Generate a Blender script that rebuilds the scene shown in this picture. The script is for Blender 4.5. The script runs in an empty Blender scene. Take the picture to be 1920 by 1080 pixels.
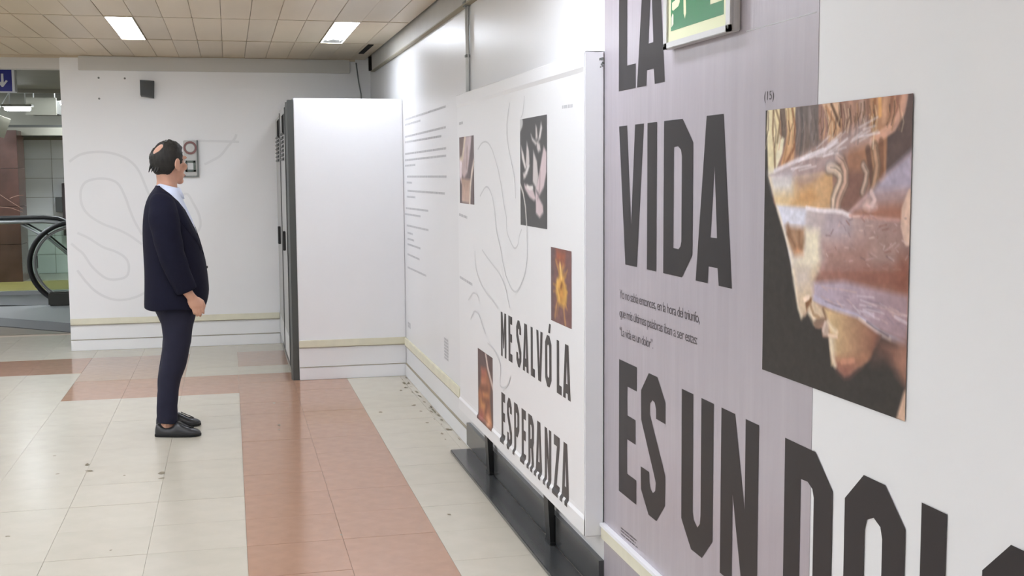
import bpy, bmesh, math, random
import numpy as np
from mathutils import Vector, Matrix, noise
random.seed(4)
rng = np.random.RandomState(7)
S = bpy.context.scene
COL = S.collection
# ------------------------------------------------------------------ camera
F_PX, YAW, PITCH, ROLL, CAM_H = 2234.888, .231849839, .0969550631, -.00632928463, 1.55
_cy, _sy = math.cos(YAW), math.sin(YAW)
FWD = Vector((_sy*math.cos(PITCH), _cy*math.cos(PITCH), -math.sin(PITCH)))
_r0 = Vector((_cy, -_sy, 0)); _u0 = _r0.cross(FWD)
RGT = _r0*math.cos(ROLL)+_u0*math.sin(ROLL); UPV = _u0*math.cos(ROLL)-_r0*math.sin(ROLL)
cam = bpy.data.cameras.new('camera'); cam_o = bpy.data.objects.new('camera', cam); COL.objects.link(cam_o)
cam.sensor_width = 36; cam.lens = 36*F_PX/1920; cam.clip_start = .05; cam.clip_end = 100
M = Matrix((RGT, UPV, -FWD)).transposed().to_4x4(); M.translation = (0, 0, CAM_H)
cam_o.matrix_world = M
S.camera = cam_o
# ------------------------------------------------------------------ world, exposure
w = bpy.data.worlds.new('world'); S.world = w; w.use_nodes = True
w.node_tree.nodes['Background'].inputs[0].default_value = (.9, .95, 1, 1)
w.node_tree.nodes['Background'].inputs[1].default_value = .05
S.view_settings.view_transform = 'Standard'; S.view_settings.look = 'None'
S.view_settings.gamma = 1; S.view_settings.use_curve_mapping = False
S.view_settings.exposure = 0.38
LAMP = 23.0          # radiance of the ceiling luminaires' diffusers
HALL_LAMP = 46.0

def at(px, py, axis, val):
    """point of the plane axis=val that the photograph shows at (px, py)"""
    d = FWD+RGT*((px-960)/F_PX)-UPV*((py-540)/F_PX)
    o = Vector((0, 0, CAM_H)); t = (val-o[axis])/d[axis]
    return o+d*t
# ------------------------------------------------------------------ materials
def lin(c): return tuple((x/255/12.92) if x/255 <= .04045 else ((x/255+.055)/1.055)**2.4 for x in c[:3])
def mat(name, rgb, rough=.5, spec=.5, metal=0, var=0, scale=8, bump=0, bscale=60, stretch=None, coat=0, sheen=0):
    """rgb is sRGB 0-255 albedo; var mottles it with object-space noise"""
    m = bpy.data.materials.new(name); m.use_nodes = True
    nt = m.node_tree; b = nt.nodes['Principled BSDF']
    c = lin(rgb)
    b.inputs['Base Color'].default_value = (*c, 1); b.inputs['Roughness'].default_value = rough
    b.inputs['Metallic'].default_value = metal; b.inputs['Specular IOR Level'].default_value = spec
    b.inputs['Coat Weight'].default_value = coat
    if sheen: b.inputs['Sheen Weight'].default_value = sheen
    if var or bump:
        tc = nt.nodes.new('ShaderNodeTexCoord'); mp = nt.nodes.new('ShaderNodeMapping')
        nt.links.new(tc.outputs['Object'], mp.inputs[0])
        if stretch: mp.inputs['Scale'].default_value = stretch
    if var:
        n = nt.nodes.new('ShaderNodeTexNoise'); n.inputs['Scale'].default_value = scale; n.inputs['Detail'].default_value = 5
        r = nt.nodes.new('ShaderNodeValToRGB')
        r.color_ramp.elements[0].position = .3; r.color_ramp.elements[1].position = .7
        r.color_ramp.elements[0].color = (*[max(0, x*(1-var)) for x in c], 1)
        r.color_ramp.elements[1].color = (*[min(1, x*(1+var)) for x in c], 1)
        nt.links.new(mp.outputs[0], n.inputs['Vector']); nt.links.new(n.outputs['Fac'], r.inputs[0])
        nt.links.new(r.outputs[0], b.inputs['Base Color'])
    if bump:
        n2 = nt.nodes.new('ShaderNodeTexNoise'); n2.inputs['Scale'].default_value = bscale; n2.inputs['Detail'].default_value = 4
        bp = nt.nodes.new('ShaderNodeBump'); bp.inputs['Strength'].default_value = bump; bp.inputs['Distance'].default_value = .01
        nt.links.new(mp.outputs[0], n2.inputs['Vector']); nt.links.new(n2.outputs['Fac'], bp.inputs['Height'])
        nt.links.new(bp.outputs[0], b.inputs['Normal'])
    return m
def emat(name, rgb, st):
    m = bpy.data.materials.new(name); m.use_nodes = True; b = m.node_tree.nodes['Principled BSDF']
    b.inputs['Base Color'].default_value = (.8, .8, .8, 1)
    b.inputs['Emission Color'].default_value = (*lin(rgb), 1); b.inputs['Emission Strength'].default_value = st
    return m
def print_mat(name, rough=.45):
    m = bpy.data.materials.new(name); m.use_nodes = True; b = m.node_tree.nodes['Principled BSDF']
    a = m.node_tree.nodes.new('ShaderNodeVertexColor'); a.layer_name = 'ink'
    m.node_tree.links.new(a.outputs[0], b.inputs['Base Color']); b.inputs['Roughness'].default_value = rough
    b.inputs['Specular IOR Level'].default_value = .15
    return m
MT = dict(
 wall=mat('white_wall_paint', (228, 228, 228), .34, .36, var=.012, scale=1.5, bump=.05, bscale=9),
 wallback=mat('white_back_wall_paint', (239, 239, 238), .42, .4, var=.02, scale=1.2, bump=.04, bscale=12),
 white=mat('white_laminate', (243, 243, 245), .35, .5, var=.01, scale=2),
 vinyl=mat('white_vinyl_wrap', (232, 232, 232), .32, .5, bump=.05, bscale=14),
 purple=mat('mauve_brushed_vinyl', (172, 164, 170), .26, .8, var=.04, scale=5, bump=.09, bscale=16, stretch=(1, 5, .45)),
 ink=mat('charcoal_ink', (52, 48, 49), .38, .18, var=.03, scale=6),
 ink2=mat('charcoal_poster_ink', (66, 63, 62), .4, .3),
 grey_ink=mat('mid_grey_ink', (194, 194, 195), .5, .3),
 faint=mat('pale_grey_ink', (213, 213, 213), .5, .3),
 faintback=mat('pale_grey_line_ink', (228, 228, 227), .5, .3),
 text=mat('dark_grey_text_ink', (82, 76, 79), .5, .3),
 cream_tile=mat('cream_floor_tile', (199, 192, 176), .24, .38, var=.03, scale=9, bump=.02, bscale=7),
 cream_tile2=mat('cream_floor_tile_dull', (196, 189, 173), .26, .38, var=.04, scale=7, bump=.02, bscale=7),
 terra=mat('terracotta_floor_tile', (174, 136, 112), .15, .5, var=.06, scale=14, bump=.02, bscale=6),
 terra_pale=mat('terracotta_tile_wall_reflection', (182, 156, 138), .15, .5, var=.06, scale=14, bump=.02, bscale=6),  # paler colour paints in the reflection of the back wall
 grout=mat('floor_grout', (186, 168, 150), .7, .2),
 speck=mat('floor_dirt', (132, 124, 106), .8, .1),
 stain=mat('floor_stain', (196, 186, 166), .5, .2, var=.12, scale=40),
 ceil=mat('beige_ceiling_panel', (208, 192, 167), .38, .45, var=.05, scale=3, stretch=(1, .3, 1), bump=.03, bscale=5),
 ceil2=mat('beige_ceiling_panel_greyer', (202, 188, 166), .38, .45, var=.06, scale=3, stretch=(1, .3, 1), bump=.03, bscale=5),
 ceilgap=mat('ceiling_joint', (120, 106, 88), .8, .2),
 rail=mat('ceiling_rail', (196, 182, 158), .4, .4),
 beam=mat('grey_cornice', (186, 184, 178), .5, .4, var=.05, scale=5),
 fascia=mat('grey_fascia', (205, 203, 197), .55, .3),
 dark=mat('dark_void', (34, 31, 28), .8, .2),
 trim=mat('cream_wall_strip', (226, 222, 200), .5, .4, var=.05, scale=10),
 edge_and_shadow=mat('strip_edge_and_shadow', (160, 152, 132), .6, .3),
 stone=mat('black_polished_stone', (68, 69, 69), .2, .5, var=.05, scale=12),
 black=mat('black_metal', (24, 24, 24), .4, .5),
 locker=mat('grey_locker_metal', (158, 159, 156), .35, .5),
 lockerdark=mat('dark_grey_metal', (78, 80, 78), .42, .5),
 pipe=mat('pale_grey_pipe', (203, 205, 203), .35, .5),
 alu=mat('brushed_aluminium', (205, 204, 202), .3, .5, metal=.4),
 greensign=mat('green_sign_film', (44, 122, 74), .25, .5),
 lumi=mat('photoluminescent_cream', (222, 224, 186), .35, .4),
 suit=mat('navy_jacket_wool', (22, 22, 39), .85, .2, var=.08, scale=30, bump=.14, bscale=22),
 trou=mat('navy_trouser_wool', (37, 37, 53), .8, .25, var=.06, scale=20, bump=.2, bscale=12),
 shirt=mat('pale_blue_shirt_cotton', (216, 224, 244), .7, .2, bump=.1, bscale=25),
 skin=mat('skin', (207, 160, 137), .45, .4, var=.06, scale=18),
 hair=mat('dark_grey_hair', (44, 42, 39), .6, .3, var=.25, scale=60, bump=.5, bscale=120, stretch=(1, 1, .3)),
 shoe=mat('black_shoe_leather', (48, 48, 50), .32, .5, bump=.08, bscale=50),
 sole=mat('black_rubber_sole', (30, 30, 30), .7, .3),
 eye=mat('eye_white', (230, 226, 220), .2, .5), iris=mat('eye_iris', (40, 28, 22), .2, .5),
 lip=mat('lip', (176, 108, 96), .45, .4),
 red=mat('dull_red_plastic', (132, 92, 88), .4, .5), boxgrey=mat('light_grey_plastic', (196, 196, 192), .45, .4),
 edgegrey=mat('grey_plastic_edge', (128, 132, 128), .5, .4), greenpl=mat('dark_green_plastic', (98, 108, 100), .4, .4),
 speaker=mat('grey_speaker_plastic', (92, 94, 93), .6, .3, bump=.1, bscale=200),
 blue=mat('blue_sign_film', (52, 56, 140), .35, .4), signwhite=mat('white_sign_film', (228, 230, 236), .4, .4),
 hallwall=mat('grey_hall_tile', (214, 217, 217), .3, .5, var=.05, scale=2),
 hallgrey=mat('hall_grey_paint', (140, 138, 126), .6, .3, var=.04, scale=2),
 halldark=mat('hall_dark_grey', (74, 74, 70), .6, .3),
 marble=mat('brown_marble', (84, 58, 50), .25, .5, var=.35, scale=3, bump=.02),
 hallfloor=mat('hall_floor', (158, 152, 140), .22, .5, var=.04, scale=4),
 steel=mat('brushed_steel_plate', (150, 152, 152), .35, .5, metal=.3), darkmat=mat('dark_grey_entry_mat', (84, 84, 84), .7, .3),
 yellow=mat('dull_yellow_floor_paint', (138, 124, 70), .5, .4, var=.1, scale=3), yline=mat('yellow_line', (186, 170, 80), .5, .4),
 rubber=mat('black_rubber', (30, 30, 30), .45, .4),
 lamp=emat('lamp_diffuser', (234, 241, 254), LAMP), lamphall=emat('hall_lamp', (240, 248, 255), HALL_LAMP),
 photo=print_mat('photo_print', .4),
)
def glass(name, tint):
    m = bpy.data.materials.new(name); m.use_nodes = True; b = m.node_tree.nodes['Principled BSDF']
    b.inputs['Base Color'].default_value = (*tint, 1); b.inputs['Roughness'].default_value = .03
    b.inputs['Transmission Weight'].default_value = 1; b.inputs['IOR'].default_value = 1.1
    return m
MT['glass'] = glass('greenish_glass', (.72, .8, .74))
# ------------------------------------------------------------------ object helpers
def link(name, me, m=None, parent=None, loc=None, smooth=False):
    o = bpy.data.objects.new(name, me); COL.objects.link(o)
    if m is not None:
        for x in (m if isinstance(m, (list, tuple)) else [m]): me.materials.append(MT[x] if isinstance(x, str) else x)
    if parent is not None: o.parent = parent
    if loc is not None: o.location = loc
    if smooth:
        for p in me.polygons: p.use_smooth = True
    return o
def tag(o, label, cat, group=None):
    o['label'] = label; o['category'] = cat
    if group: o['group'] = group
    return o
def thing(name, label, cat, loc=(0, 0, 0), rz=0, group=None):
    o = bpy.data.objects.new(name, None); COL.objects.link(o); o.location = loc; o.rotation_euler = (0, 0, rz)
    o.empty_display_size = .1
    return tag(o, label, cat, group)
def struct(o): o['kind'] = 'structure'; return o
def mesh(vs, fs, name='mesh'):
    me = bpy.data.meshes.new(name); me.from_pydata([tuple(v) for v in vs], [], fs); me.update(); return me
def bm_mesh(bm, name='mesh'):
    me = bpy.data.meshes.new(name); bm.to_mesh(me); bm.free(); return me
def box_bm(x0, x1, y0, y1, z0, z1, bev=0, bm=None):
    nb = bmesh.new()
    bmesh.ops.create_cube(nb, size=1)
    for v in nb.verts: v.co = ((x0+x1)/2+v.co.x*(x1-x0), (y0+y1)/2+v.co.y*(y1-y0), (z0+z1)/2+v.co.z*(z1-z0))
    if bev: bmesh.ops.bevel(nb, geom=list(nb.edges), offset=bev, segments=2, affect='EDGES', clamp_overlap=True)
    if bm is None: return nb
    me = bm_mesh(nb); bm.from_mesh(me); bpy.data.meshes.remove(me); return bm
def box(name, x0, x1, y0, y1, z0, z1, m, parent=None, bev=0):
    return link(name, bm_mesh(box_bm(x0, x1, y0, y1, z0, z1, bev)), m, parent)
def prism(name, pts, y0, y1, m, parent=None, ax=1):
    """polygon extruded: ax=1 pts are (x,z) along y; ax=2 pts are (x,y) along z; ax=0 pts are (y,z) along x"""
    n = len(pts)
    def p(a, b, t): return (a, t, b) if ax == 1 else ((a, b, t) if ax == 2 else (t, a, b))
    vs = [p(a, b, y0) for a, b in pts]+[p(a, b, y1) for a, b in pts]
    fs = [list(range(n)), list(range(2*n-1, n-1, -1))]+[[i, i+n, (i+1) % n+n, (i+1) % n] for i in range(n)]
    me = mesh(vs, fs); bm = bmesh.new(); bm.from_mesh(me); bmesh.ops.recalc_face_normals(bm, faces=bm.faces); bm.to_mesh(me); bm.free()
    return link(name, me, m, parent)
def loft_data(rings, cap=True, closed=True):
    n = len(rings[0]); vs = [v for r in rings for v in r]; fs = []
    for i in range(len(rings)-1):
        for j in range(n if closed else n-1):
            k = (j+1) % n
            fs.append([i*n+j, i*n+k, (i+1)*n+k, (i+1)*n+j])
    if cap: fs += [list(range(n-1, -1, -1)), [(len(rings)-1)*n+j for j in range(n)]]
    return vs, fs
def tube_rings(path, radii, n=12, squash=None, ref=None):
    out = []; P = [Vector(p) for p in path]; prev = Vector(ref) if ref else Vector((.13, .99, .1))
    for i, p in enumerate(P):
        t = (P[min(i+1, len(P)-1)]-P[max(i-1, 0)]).normalized()
        a = (prev-t*prev.dot(t)).normalized(); b = t.cross(a)
        r = radii[i] if isinstance(radii, (list, tuple)) else radii
        ra, rb = r if isinstance(r, tuple) else (r, r)
        out.append([p+a*(ra*math.cos(2*math.pi*j/n))+b*(rb*math.sin(2*math.pi*j/n)) for j in range(n)])
    return out
def tube(name, path, r, m, parent=None, n=12, smooth=True):
    return link(name, mesh(*loft_data(tube_rings(path, r, n))), m, parent, smooth=smooth)
def fill_bm(outer, holes=()):
    """flat polygon with holes, as a bmesh in (u, v, 0)"""
    bm = bmesh.new(); es = []
    for loop in [outer]+list(holes):
        vs = [bm.verts.new((a, b, 0)) for a, b in loop]
        for i in range(len(vs)): es.append(bm.edges.new((vs[i], vs[(i+1) % len(vs)])))
    bmesh.ops.triangle_fill(bm, use_beauty=True, use_dissolve=False, edges=es, normal=(0, 0, 1))
    return bm
def to_wall(bm, u0, X, flip=True):
    """(u, v) print coordinates onto a wall at x=X(z): u runs towards the viewer, i.e. y = u0-u"""
    for v in bm.verts:
        u, z = v.co.x, v.co.y; v.co = (X(z) if callable(X) else X, u0-u, z)
    bmesh.ops.recalc_face_normals(bm, faces=bm.faces)
    if bm.faces and sum(f.normal.x for f in bm.faces) > 0: bmesh.ops.reverse_faces(bm, faces=bm.faces)
    return bm
def ribbon(pts, wd, place):
    """thin flat printed line through 2-D pts, place(a, b) -> point"""
    P = [Vector(p) for p in pts]
    Q = []
    for i in range(len(P)-1):          # Catmull-Rom smoothing
        p0, p1, p2, p3 = P[max(i-1, 0)], P[i], P[i+1], P[min(i+2, len(P)-1)]
        for k in range(5):
            t = k/5
            Q.append(.5*((2*p1)+(p2-p0)*t+(2*p0-5*p1+4*p2-p3)*t*t+(3*p1-p0-3*p2+p3)*t**3))
    Q.append(P[-1]); vs = []; fs = []
    for i, q in enumerate(Q):
        d = (Q[min(i+1, len(Q)-1)]-Q[max(i-1, 0)]); d = d.normalized() if d.length else Vector((1, 0))
        nrm = Vector((-d.y, d.x))*wd/2
        vs += [place(*(q+nrm)), place(*(q-nrm))]
        if i: fs.append([2*i-2, 2*i-1, 2*i+1, 2*i])
    return vs, fs
def join_data(parts):
    V, Fc = [], []
    for vs, fs in parts:
        o = len(V); V += list(vs); Fc += [[i+o for i in f] for f in fs]
    return V, Fc
# ------------------------------------------------------------------ key dimensions
XW, YB, ZC = 1.289, 11.05, 2.577       # right wall, back wall, ceiling
XE = -1.395                            # left end of the back wall
# ------------------------------------------------------------------ setting: shell
wr = struct(box('wall_right', XW, XW+.2, -5, YB, 0, ZC+.1, 'wall'))
wb = struct(box('wall_back', XE, XW, YB, YB+.15, 0, ZC+.1, 'wallback'))
struct(box('wall_left', -6.2, -6, -5, 22, 0, ZC+.1, 'wallback'))
struct(box('wall_front', -6, XW, -5.2, -5, 0, ZC+.1, 'wallback'))
struct(box('wall_lintel', -6, XE, YB, YB+.15, 2.462, ZC+.1, 'fascia'))
# floor -------------------------------------------------------------
fl = struct(box('floor', -6, XW, -5, YB+1.3, -.08, -.006, 'grout'))
TS = .4; XT0, YT0 = .031, 8.58          # joint lines of the 40 cm tiles
def is_terra(ix, iy):
    x, y = XT0+ix*TS+.2, YT0+iy*TS+.2
    if .03 < x < .83 and y < 9.38: return 1
    if -1.17 < x < .83 and 8.58 < y < 9.38: return 1
    if -1.18 < x < -.38 and y < 10.6 and y > 9.38: return 2
    if x < -1.18 and 9.78 < y < 10.6: return 1
    if .03 < x < .43 and 9.78 < y < 10.6: return 2
    return 0
def tile_me(m):
    me = bm_mesh(box_bm(-.1995, .1995, -.1995, .1995, -.006, 0, .0005)); me.materials.append(MT[m]); return me
tmes = {k: tile_me(k) for k in ('cream_tile', 'cream_tile2', 'terra', 'terra_pale')}
rest = bmesh.new()
cells = []
for ix in range(-14, 4):
    for iy in range(-20, 9):
        x, y = XT0+ix*TS+.2, YT0+iy*TS+.2
        if x-.2 > XW-.01: continue
        x1 = min(x+.2, XW); 
        k = is_terra(ix, iy)
        mk = ('terra', 'terra_pale')[k-1] if k else random.choice(['cream_tile', 'cream_tile', 'cream_tile2'])
        if y < 3.6 or x < -2.75 or y > YB+.9:
            box_bm(x-.199, min(x+.199, XW), y-.199, y+.199, -.006, 0, 0, rest); continue
        o = bpy.data.objects.new('floor_tile', tmes[mk]); COL.objects.link(o); o.parent = fl
        o.location = (x, y, random.uniform(-.0006, .0004)); o.rotation_euler = (random.uniform(-.0008, .0008), random.uniform(-.0008, .0008), 0)
        if x+.2 > XW: o.scale.x = (XW-(x-.2))/.4; o.location.x = (x-.2+XW)/2
rs = link('floor_tile_field', bm_mesh(rest), 'cream_tile', fl); rs['kind'] = 'stuff'
# dirt specks and marks on the floor
dirt = []
def blot(x, y, sx, sy, n=9, ang=0):
    vs = [(x, y, .0013)]
    for i in range(n):
        a = 2*math.pi*i/n; r = random.uniform(.55, 1.25); dx, dy = sx*r*math.cos(a), sy*r*math.sin(a)
        vs.append((x+dx*math.cos(ang)-dy*math.sin(ang), y+dx*math.sin(ang)+dy*math.cos(ang), .0013))
    dirt.append((vs, [[0, i+1, (i+1) % n+1] for i in range(n)]))
for px, py, a, b in [(163, 871, .012, .03), (168, 883, .022, .018), (302, 887, .018, .03), (303, 897, .02, .012), (108, 889, .012, .012), (14, 1006, .012, .01), (208, 1032, .006, .01), (102, 855, .01, .01),
                     (233, 892, .006, .012), (752, 732, .012, .02), (776, 760, .02, .02), (714, 773, .014, .02), (801, 793, .014, .02), (835, 824, .006, .02), (761, 727, .014, .02), (789, 771, .01, .02), (845, 806, .01, .02), (842, 965, .01, .012), (523, 797, .01, .02), (523, 806, .006, .012), (514, 756, .01, .02), (640, 1003, .006, .012)]:
    p = at(px, py, 2, 0); blot(p.x, p.y, a, b)
for i in range(26): blot(1.27-abs(random.gauss(0, .03)), random.uniform(6.6, 8.9), random.uniform(.004, .012), random.uniform(.01, .05))
o = link('floor_dirt', mesh(*join_data(dirt)), 'speck', fl); o['kind'] = 'stuff'
# ceiling -------------------------------------------------------------
ce = struct(box('ceiling', -6, XW, -5, YB, ZC+.02, ZC+.1, 'ceilgap'))
RY = [11.045, 9.66, 8.285, 6.91, 5.535, 4.16, 2.785, 1.41, .035, -1.34, -2.715, -4.09, -5]
CX0, CP = -.02, .1867
pm = {}
crest = bmesh.new()
lamp_cells = []
LX = {-4: 1, 4: 1, -12: 1, -20: 1, -28: 1}
for r in range(len(RY)-1):
    y1, y0 = RY[r], RY[r+1]
    for c in range(-32, 7):
        x0, x1 = CX0+c*CP, min(CX0+(c+1)*CP, 1.243)
        if x0 > 1.23 or x0 < -5.95: continue
        lamp = (r in (1, 3, 5, 7, 9) and c in LX and not (c == 4 and r > 1))  # only two luminaires are in view, the others are added to light the walls
        if lamp: lamp_cells.append((x0, x1, y0, y1)); continue
        if c == 4 and r in (4, 5):           # luminaire added across two panel rows to light the wall
            if r == 4: lamp_cells.append((x0, x1, 3.2, 4.57)); box_bm(x0+.002, x1-.002, 4.576, y1-.006, ZC, ZC+.02, 0, crest)
            else: box_bm(x0+.002, x1-.002, y0+.006, 3.194, ZC, ZC+.02, 0, crest)
            continue
        vis = y1 > 6.8 and (x0 > -2.3)
        if not vis:
            box_bm(x0+.002, x1-.002, y0+.006, y1-.006, ZC, ZC+.02, 0, crest); continue
        key = (round(x1-x0, 3), round(y1-y0, 3), random.random() < .4)
        if key not in pm:
            me = bm_mesh(box_bm(-(x1-x0)/2+.0014, (x1-x0)/2-.0014, -(y1-y0)/2+.008, (y1-y0)/2-.008, 0, .016, .0015)); me.materials.append(MT['ceil2' if key[2] else 'ceil']); pm[key] = me
        o = bpy.data.objects.new('ceiling_panel', pm[key]); COL.objects.link(o); o.parent = ce
        o.location = ((x0+x1)/2, (y0+y1)/2, ZC+random.uniform(-.001, .003)); o.rotation_euler = (0, random.uniform(-.012, .012), 0)
o = link('ceiling_panel_field', bm_mesh(crest), 'ceil', ce); o['kind'] = 'stuff'
for y in RY[1:-1]: box('ceiling_rail', -5.9, 1.24, y-.009, y+.009, ZC-.002, ZC+.018, 'rail', ce)
labels = {(4, 9.66): 'lit ceiling luminaire nearest the right wall, with a torn diffuser end', (-4, 9.66): 'lit ceiling luminaire at the left, above and left of the standing man'}
COLN = {4: 'close to the right wall', -4: 'in the middle column', -12: 'first column to the left', -20: 'second column to the left', -28: 'nearest the left wall'}
ROWN = {9.66: 'far row', 6.91: 'second row', 4.16: 'row before the camera', 4.57: 'by the poster box', 1.41: 'row over the camera', -1.34: 'row behind the camera'}
def luminaire(x0, x1, y0, y1, label):
    t = thing('ceiling_luminaire', label, 'ceiling light', ((x0+x1)/2, (y0+y1)/2, ZC), group='ceiling luminaires')
    a, b = (x1-x0)/2-.003, (y1-y0)/2-.012
    bm = bmesh.new()
    for q in ((-a, -a+.006, -b, b), (a-.006, a, -b, b), (-a, a, -b, -b+.008), (-a, a, b-.008, b)): box_bm(q[0], q[1], q[2], q[3], -.004, .02, 0, bm)
    link('frame', bm_mesh(bm), 'rail', t)
    box('diffuser', -a+.006, a-.006, -b+.008, b-.008, 0, .008, 'lamp', t)
    return t
for (x0, x1, y0, y1) in lamp_cells:
    c = round((x0-CX0)/CP)
    lb = labels.get((c, y1))
    if lb is None: lb = 'added lit ceiling luminaire above the frame, %s, %s' % (ROWN[y1], COLN[c])
    t = luminaire(x0, x1, y0, y1, lb)
    if c == 4 and y1 == 9.66:       # ragged flap of torn diffuser at the far end
        vs, fs = [], []
        zig = [(-.075, .33), (-.045, .40), (-.03, .33), (-.005, .28), (.015, .34), (.03, .30), (.05, .42), (.06, .3), (.075, .36)]
        n = len(zig)
        for u, v in zig: vs += [(u, v+.05, -.006), (u, .665, -.002)]
        fs = [[2*i, 2*i+1, 2*i+3, 2*i+2] for i in range(n-1)]
        f = link('torn_diffuser', mesh(vs, fs), mat('frosted_diffuser_film', (235, 235, 232), .5), t)
        f['label'] = 'ragged grey-white end of the diffuser'
# beams, fascia, trims -----------------------------------------------
struct(box('trim_1', 1.262, XW, -5, 10.72, 2.452, ZC+.02, 'beam', None, .003))
struct(box('trim_2', 1.255, XW, -5, 10.72, 2.444, 2.452, 'edge_and_shadow'))
struct(box('trim_3', -1.24, 1.10, YB-.02, YB, 2.452, ZC-.004, 'fascia', None, .003))
struct(box('trim_4', XE, 1.15, YB-.012, YB, ZC-.016, ZC+.01, 'rail'))
struct(box('trim_5', -6, XE+.005, YB-.01, YB, ZC-.022, ZC+.01, 'rail'))
def strip(name, x0, x1, y0, y1, z0, z1):
    o = struct(box(name, x0, x1, y0, y1, z0, z1, 'trim', None, .004)); return o
strip('trim_6', XE+.003, .42, YB-.016, YB, .232, .285)
strip('trim_7', XW-.016, XW, 6.75, 8.98, .236, .298)
strip('trim_8', XW-.016, XW, -5, 4.02, .228, .276)
struct(box('trim_9', XW-.02, XW, -5, 4.02, .276, .287, 'white'))
struct(box('trim_10', XW-.016, XW, 4.05, 6.45, .236, .298, 'trim'))
struct(box('baseboard_back', XE+.002, .42, YB-.014, YB, 0, .095, 'wallback', None, .003))
struct(box('baseboard_right', XW-.012, XW, 6.52, 8.98, 0, .095, 'wall', None, .003))
struct(box('trim_21', XE+.002, .42, YB-.016, YB, .095, .099, 'edge_and_shadow')); struct(box('trim_22', XW-.014, XW, 6.52, 8.98, .095, .099, 'edge_and_shadow'))
struct(box('trim_shadow_back', XE+.003, .42, YB-.012, YB, .227, .232, 'edge_and_shadow')); struct(box('trim_shadow_right', XW-.012, XW, 6.75, 8.98, .231, .236, 'edge_and_shadow'))  # dark lines painting the shadow under the cream strips
# black skirting behind the poster box and the stone kerb
sk = struct(box('baseboard_niche', XW-.02, XW, 4.03, 6.515, .018, .142, 'stone'))
tag(box('stone_kerb', 1.155, XW-.021, 3.4, 6.408, 0, .018, 'stone', None, .003), 'black polished stone slab lying along the foot of the right wall under the white poster box', 'slab')
# wall pipe ------------------------------------------------------------
pp = thing('wall_pipe', 'thin pale grey conduit running down the right wall from the cornice to the poster box', 'pipe', (XW-.013, 6.417, 1.968))
tube('pipe_run', [(0, 0, 0), (0, 0, .476)], .0115, 'pipe', pp)
tube('cable', [(-.002, -.03, 0), (-.002, -.031, .2), (-.002, -.03, .476)], .003, 'pipe', pp)
box('clamp', -.013, .012, -.016, .016, .20, .216, 'edgegrey', pp, .002)
box('junction_box', -.02, .013, -.04, .03, .47, .5, 'edgegrey', pp, .004)
cb = tube('hanging_cable', [(1.16, YB-.006, 2.55), (1.168, YB-.007, 2.48), (1.18, YB-.008, 2.38), (1.2, YB-.008, 2.27), (1.21, YB-.008, 2.0)], .006, 'edgegrey')
tag(cb, 'thin grey cable hanging down the back wall behind the white cabinet', 'cable')
struct(box('trim_11', 1.12, 1.165, 9.72, 10.45, ZC-.004, ZC+.018, 'dark'))
struct(box('trim_12', 1.236, 1.262, 10.7, 10.73, 2.452, ZC, 'dark'))
# ------------------------------------------------------------------ locker cabinet with white end panel
lk = thing('locker_cabinet', 'tall grey metal locker with a white panelled end, standing in the far right corner', 'cabinet', (.42, 9, 0))
box('carcass', .045, XW-.42-.03, .05, 2.0, 0, 2.095, 'locker', lk)
box('end_panel', .058, XW-.4215, 0, .05, 0, 2.103, 'white', lk, .004)
o = box('corner_post', .012, .058, 0, .05, 0, 2.09, 'lockerdark', lk, .004); o['label'] = 'dark grey post at the open edge of the end panel'
prism('post_flange', [(.012, 0), (.0, .06), (.035, .06), (.058, .002)], 0, 2.075, 'lockerdark', lk, ax=2)
box('end_strip', .06, XW-.4215, -.015, 0, .247, .300, 'trim', lk, .004)['label'] = 'cream strip across the white end panel'
box('end_joint_and_shadow', .06, XW-.4215, -.013, 0, .095, .098, 'edge_and_shadow', lk); box('end_joint_and_shadow', .06, XW-.4215, -.011, 0, .2425, .247, 'edge_and_shadow', lk)  # lower line is a joint, upper one paints the shadow under the strip
box('end_baseboard', .06, XW-.4215, -.012, 0, 0, .095, 'white', lk, .003)
for k, (y0, y1) in enumerate(((.1, .98), (1.0, 1.93))):
    d = box('door', .0, .045, y0, y1, .1, 2.06-.03*k, 'locker', lk, .004)
    for j in range(7):
        z = 1.65+j*.033
        prism('louvre', [(-.0, z), (-.014, z+.006), (-.014, z+.012), (0, z+.026)], y0+.28, y1-.2, 'lockerdark', d)
    box('handle', -.022, 0, y0+.36, y0+.44, .95, 1.1, 'black', d, .003)
    prism('door_pull', [(-.004, 1.84), (-.02, 1.86), (-.02, 1.98), (-.004, 2.0)], y0+.1, y0+.16, 'black', d)
    box('door_edge', -.005, 0, y0, y0+.05, .1, 2.04, 'lockerdark', d)
    box('kick_plate', -.004, .0, y0+.1, y1-.1, .12, .3, 'pipe', d)
box('plinth', .02, .045, .1, 1.95, 0, .1, 'lockerdark', lk)
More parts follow.
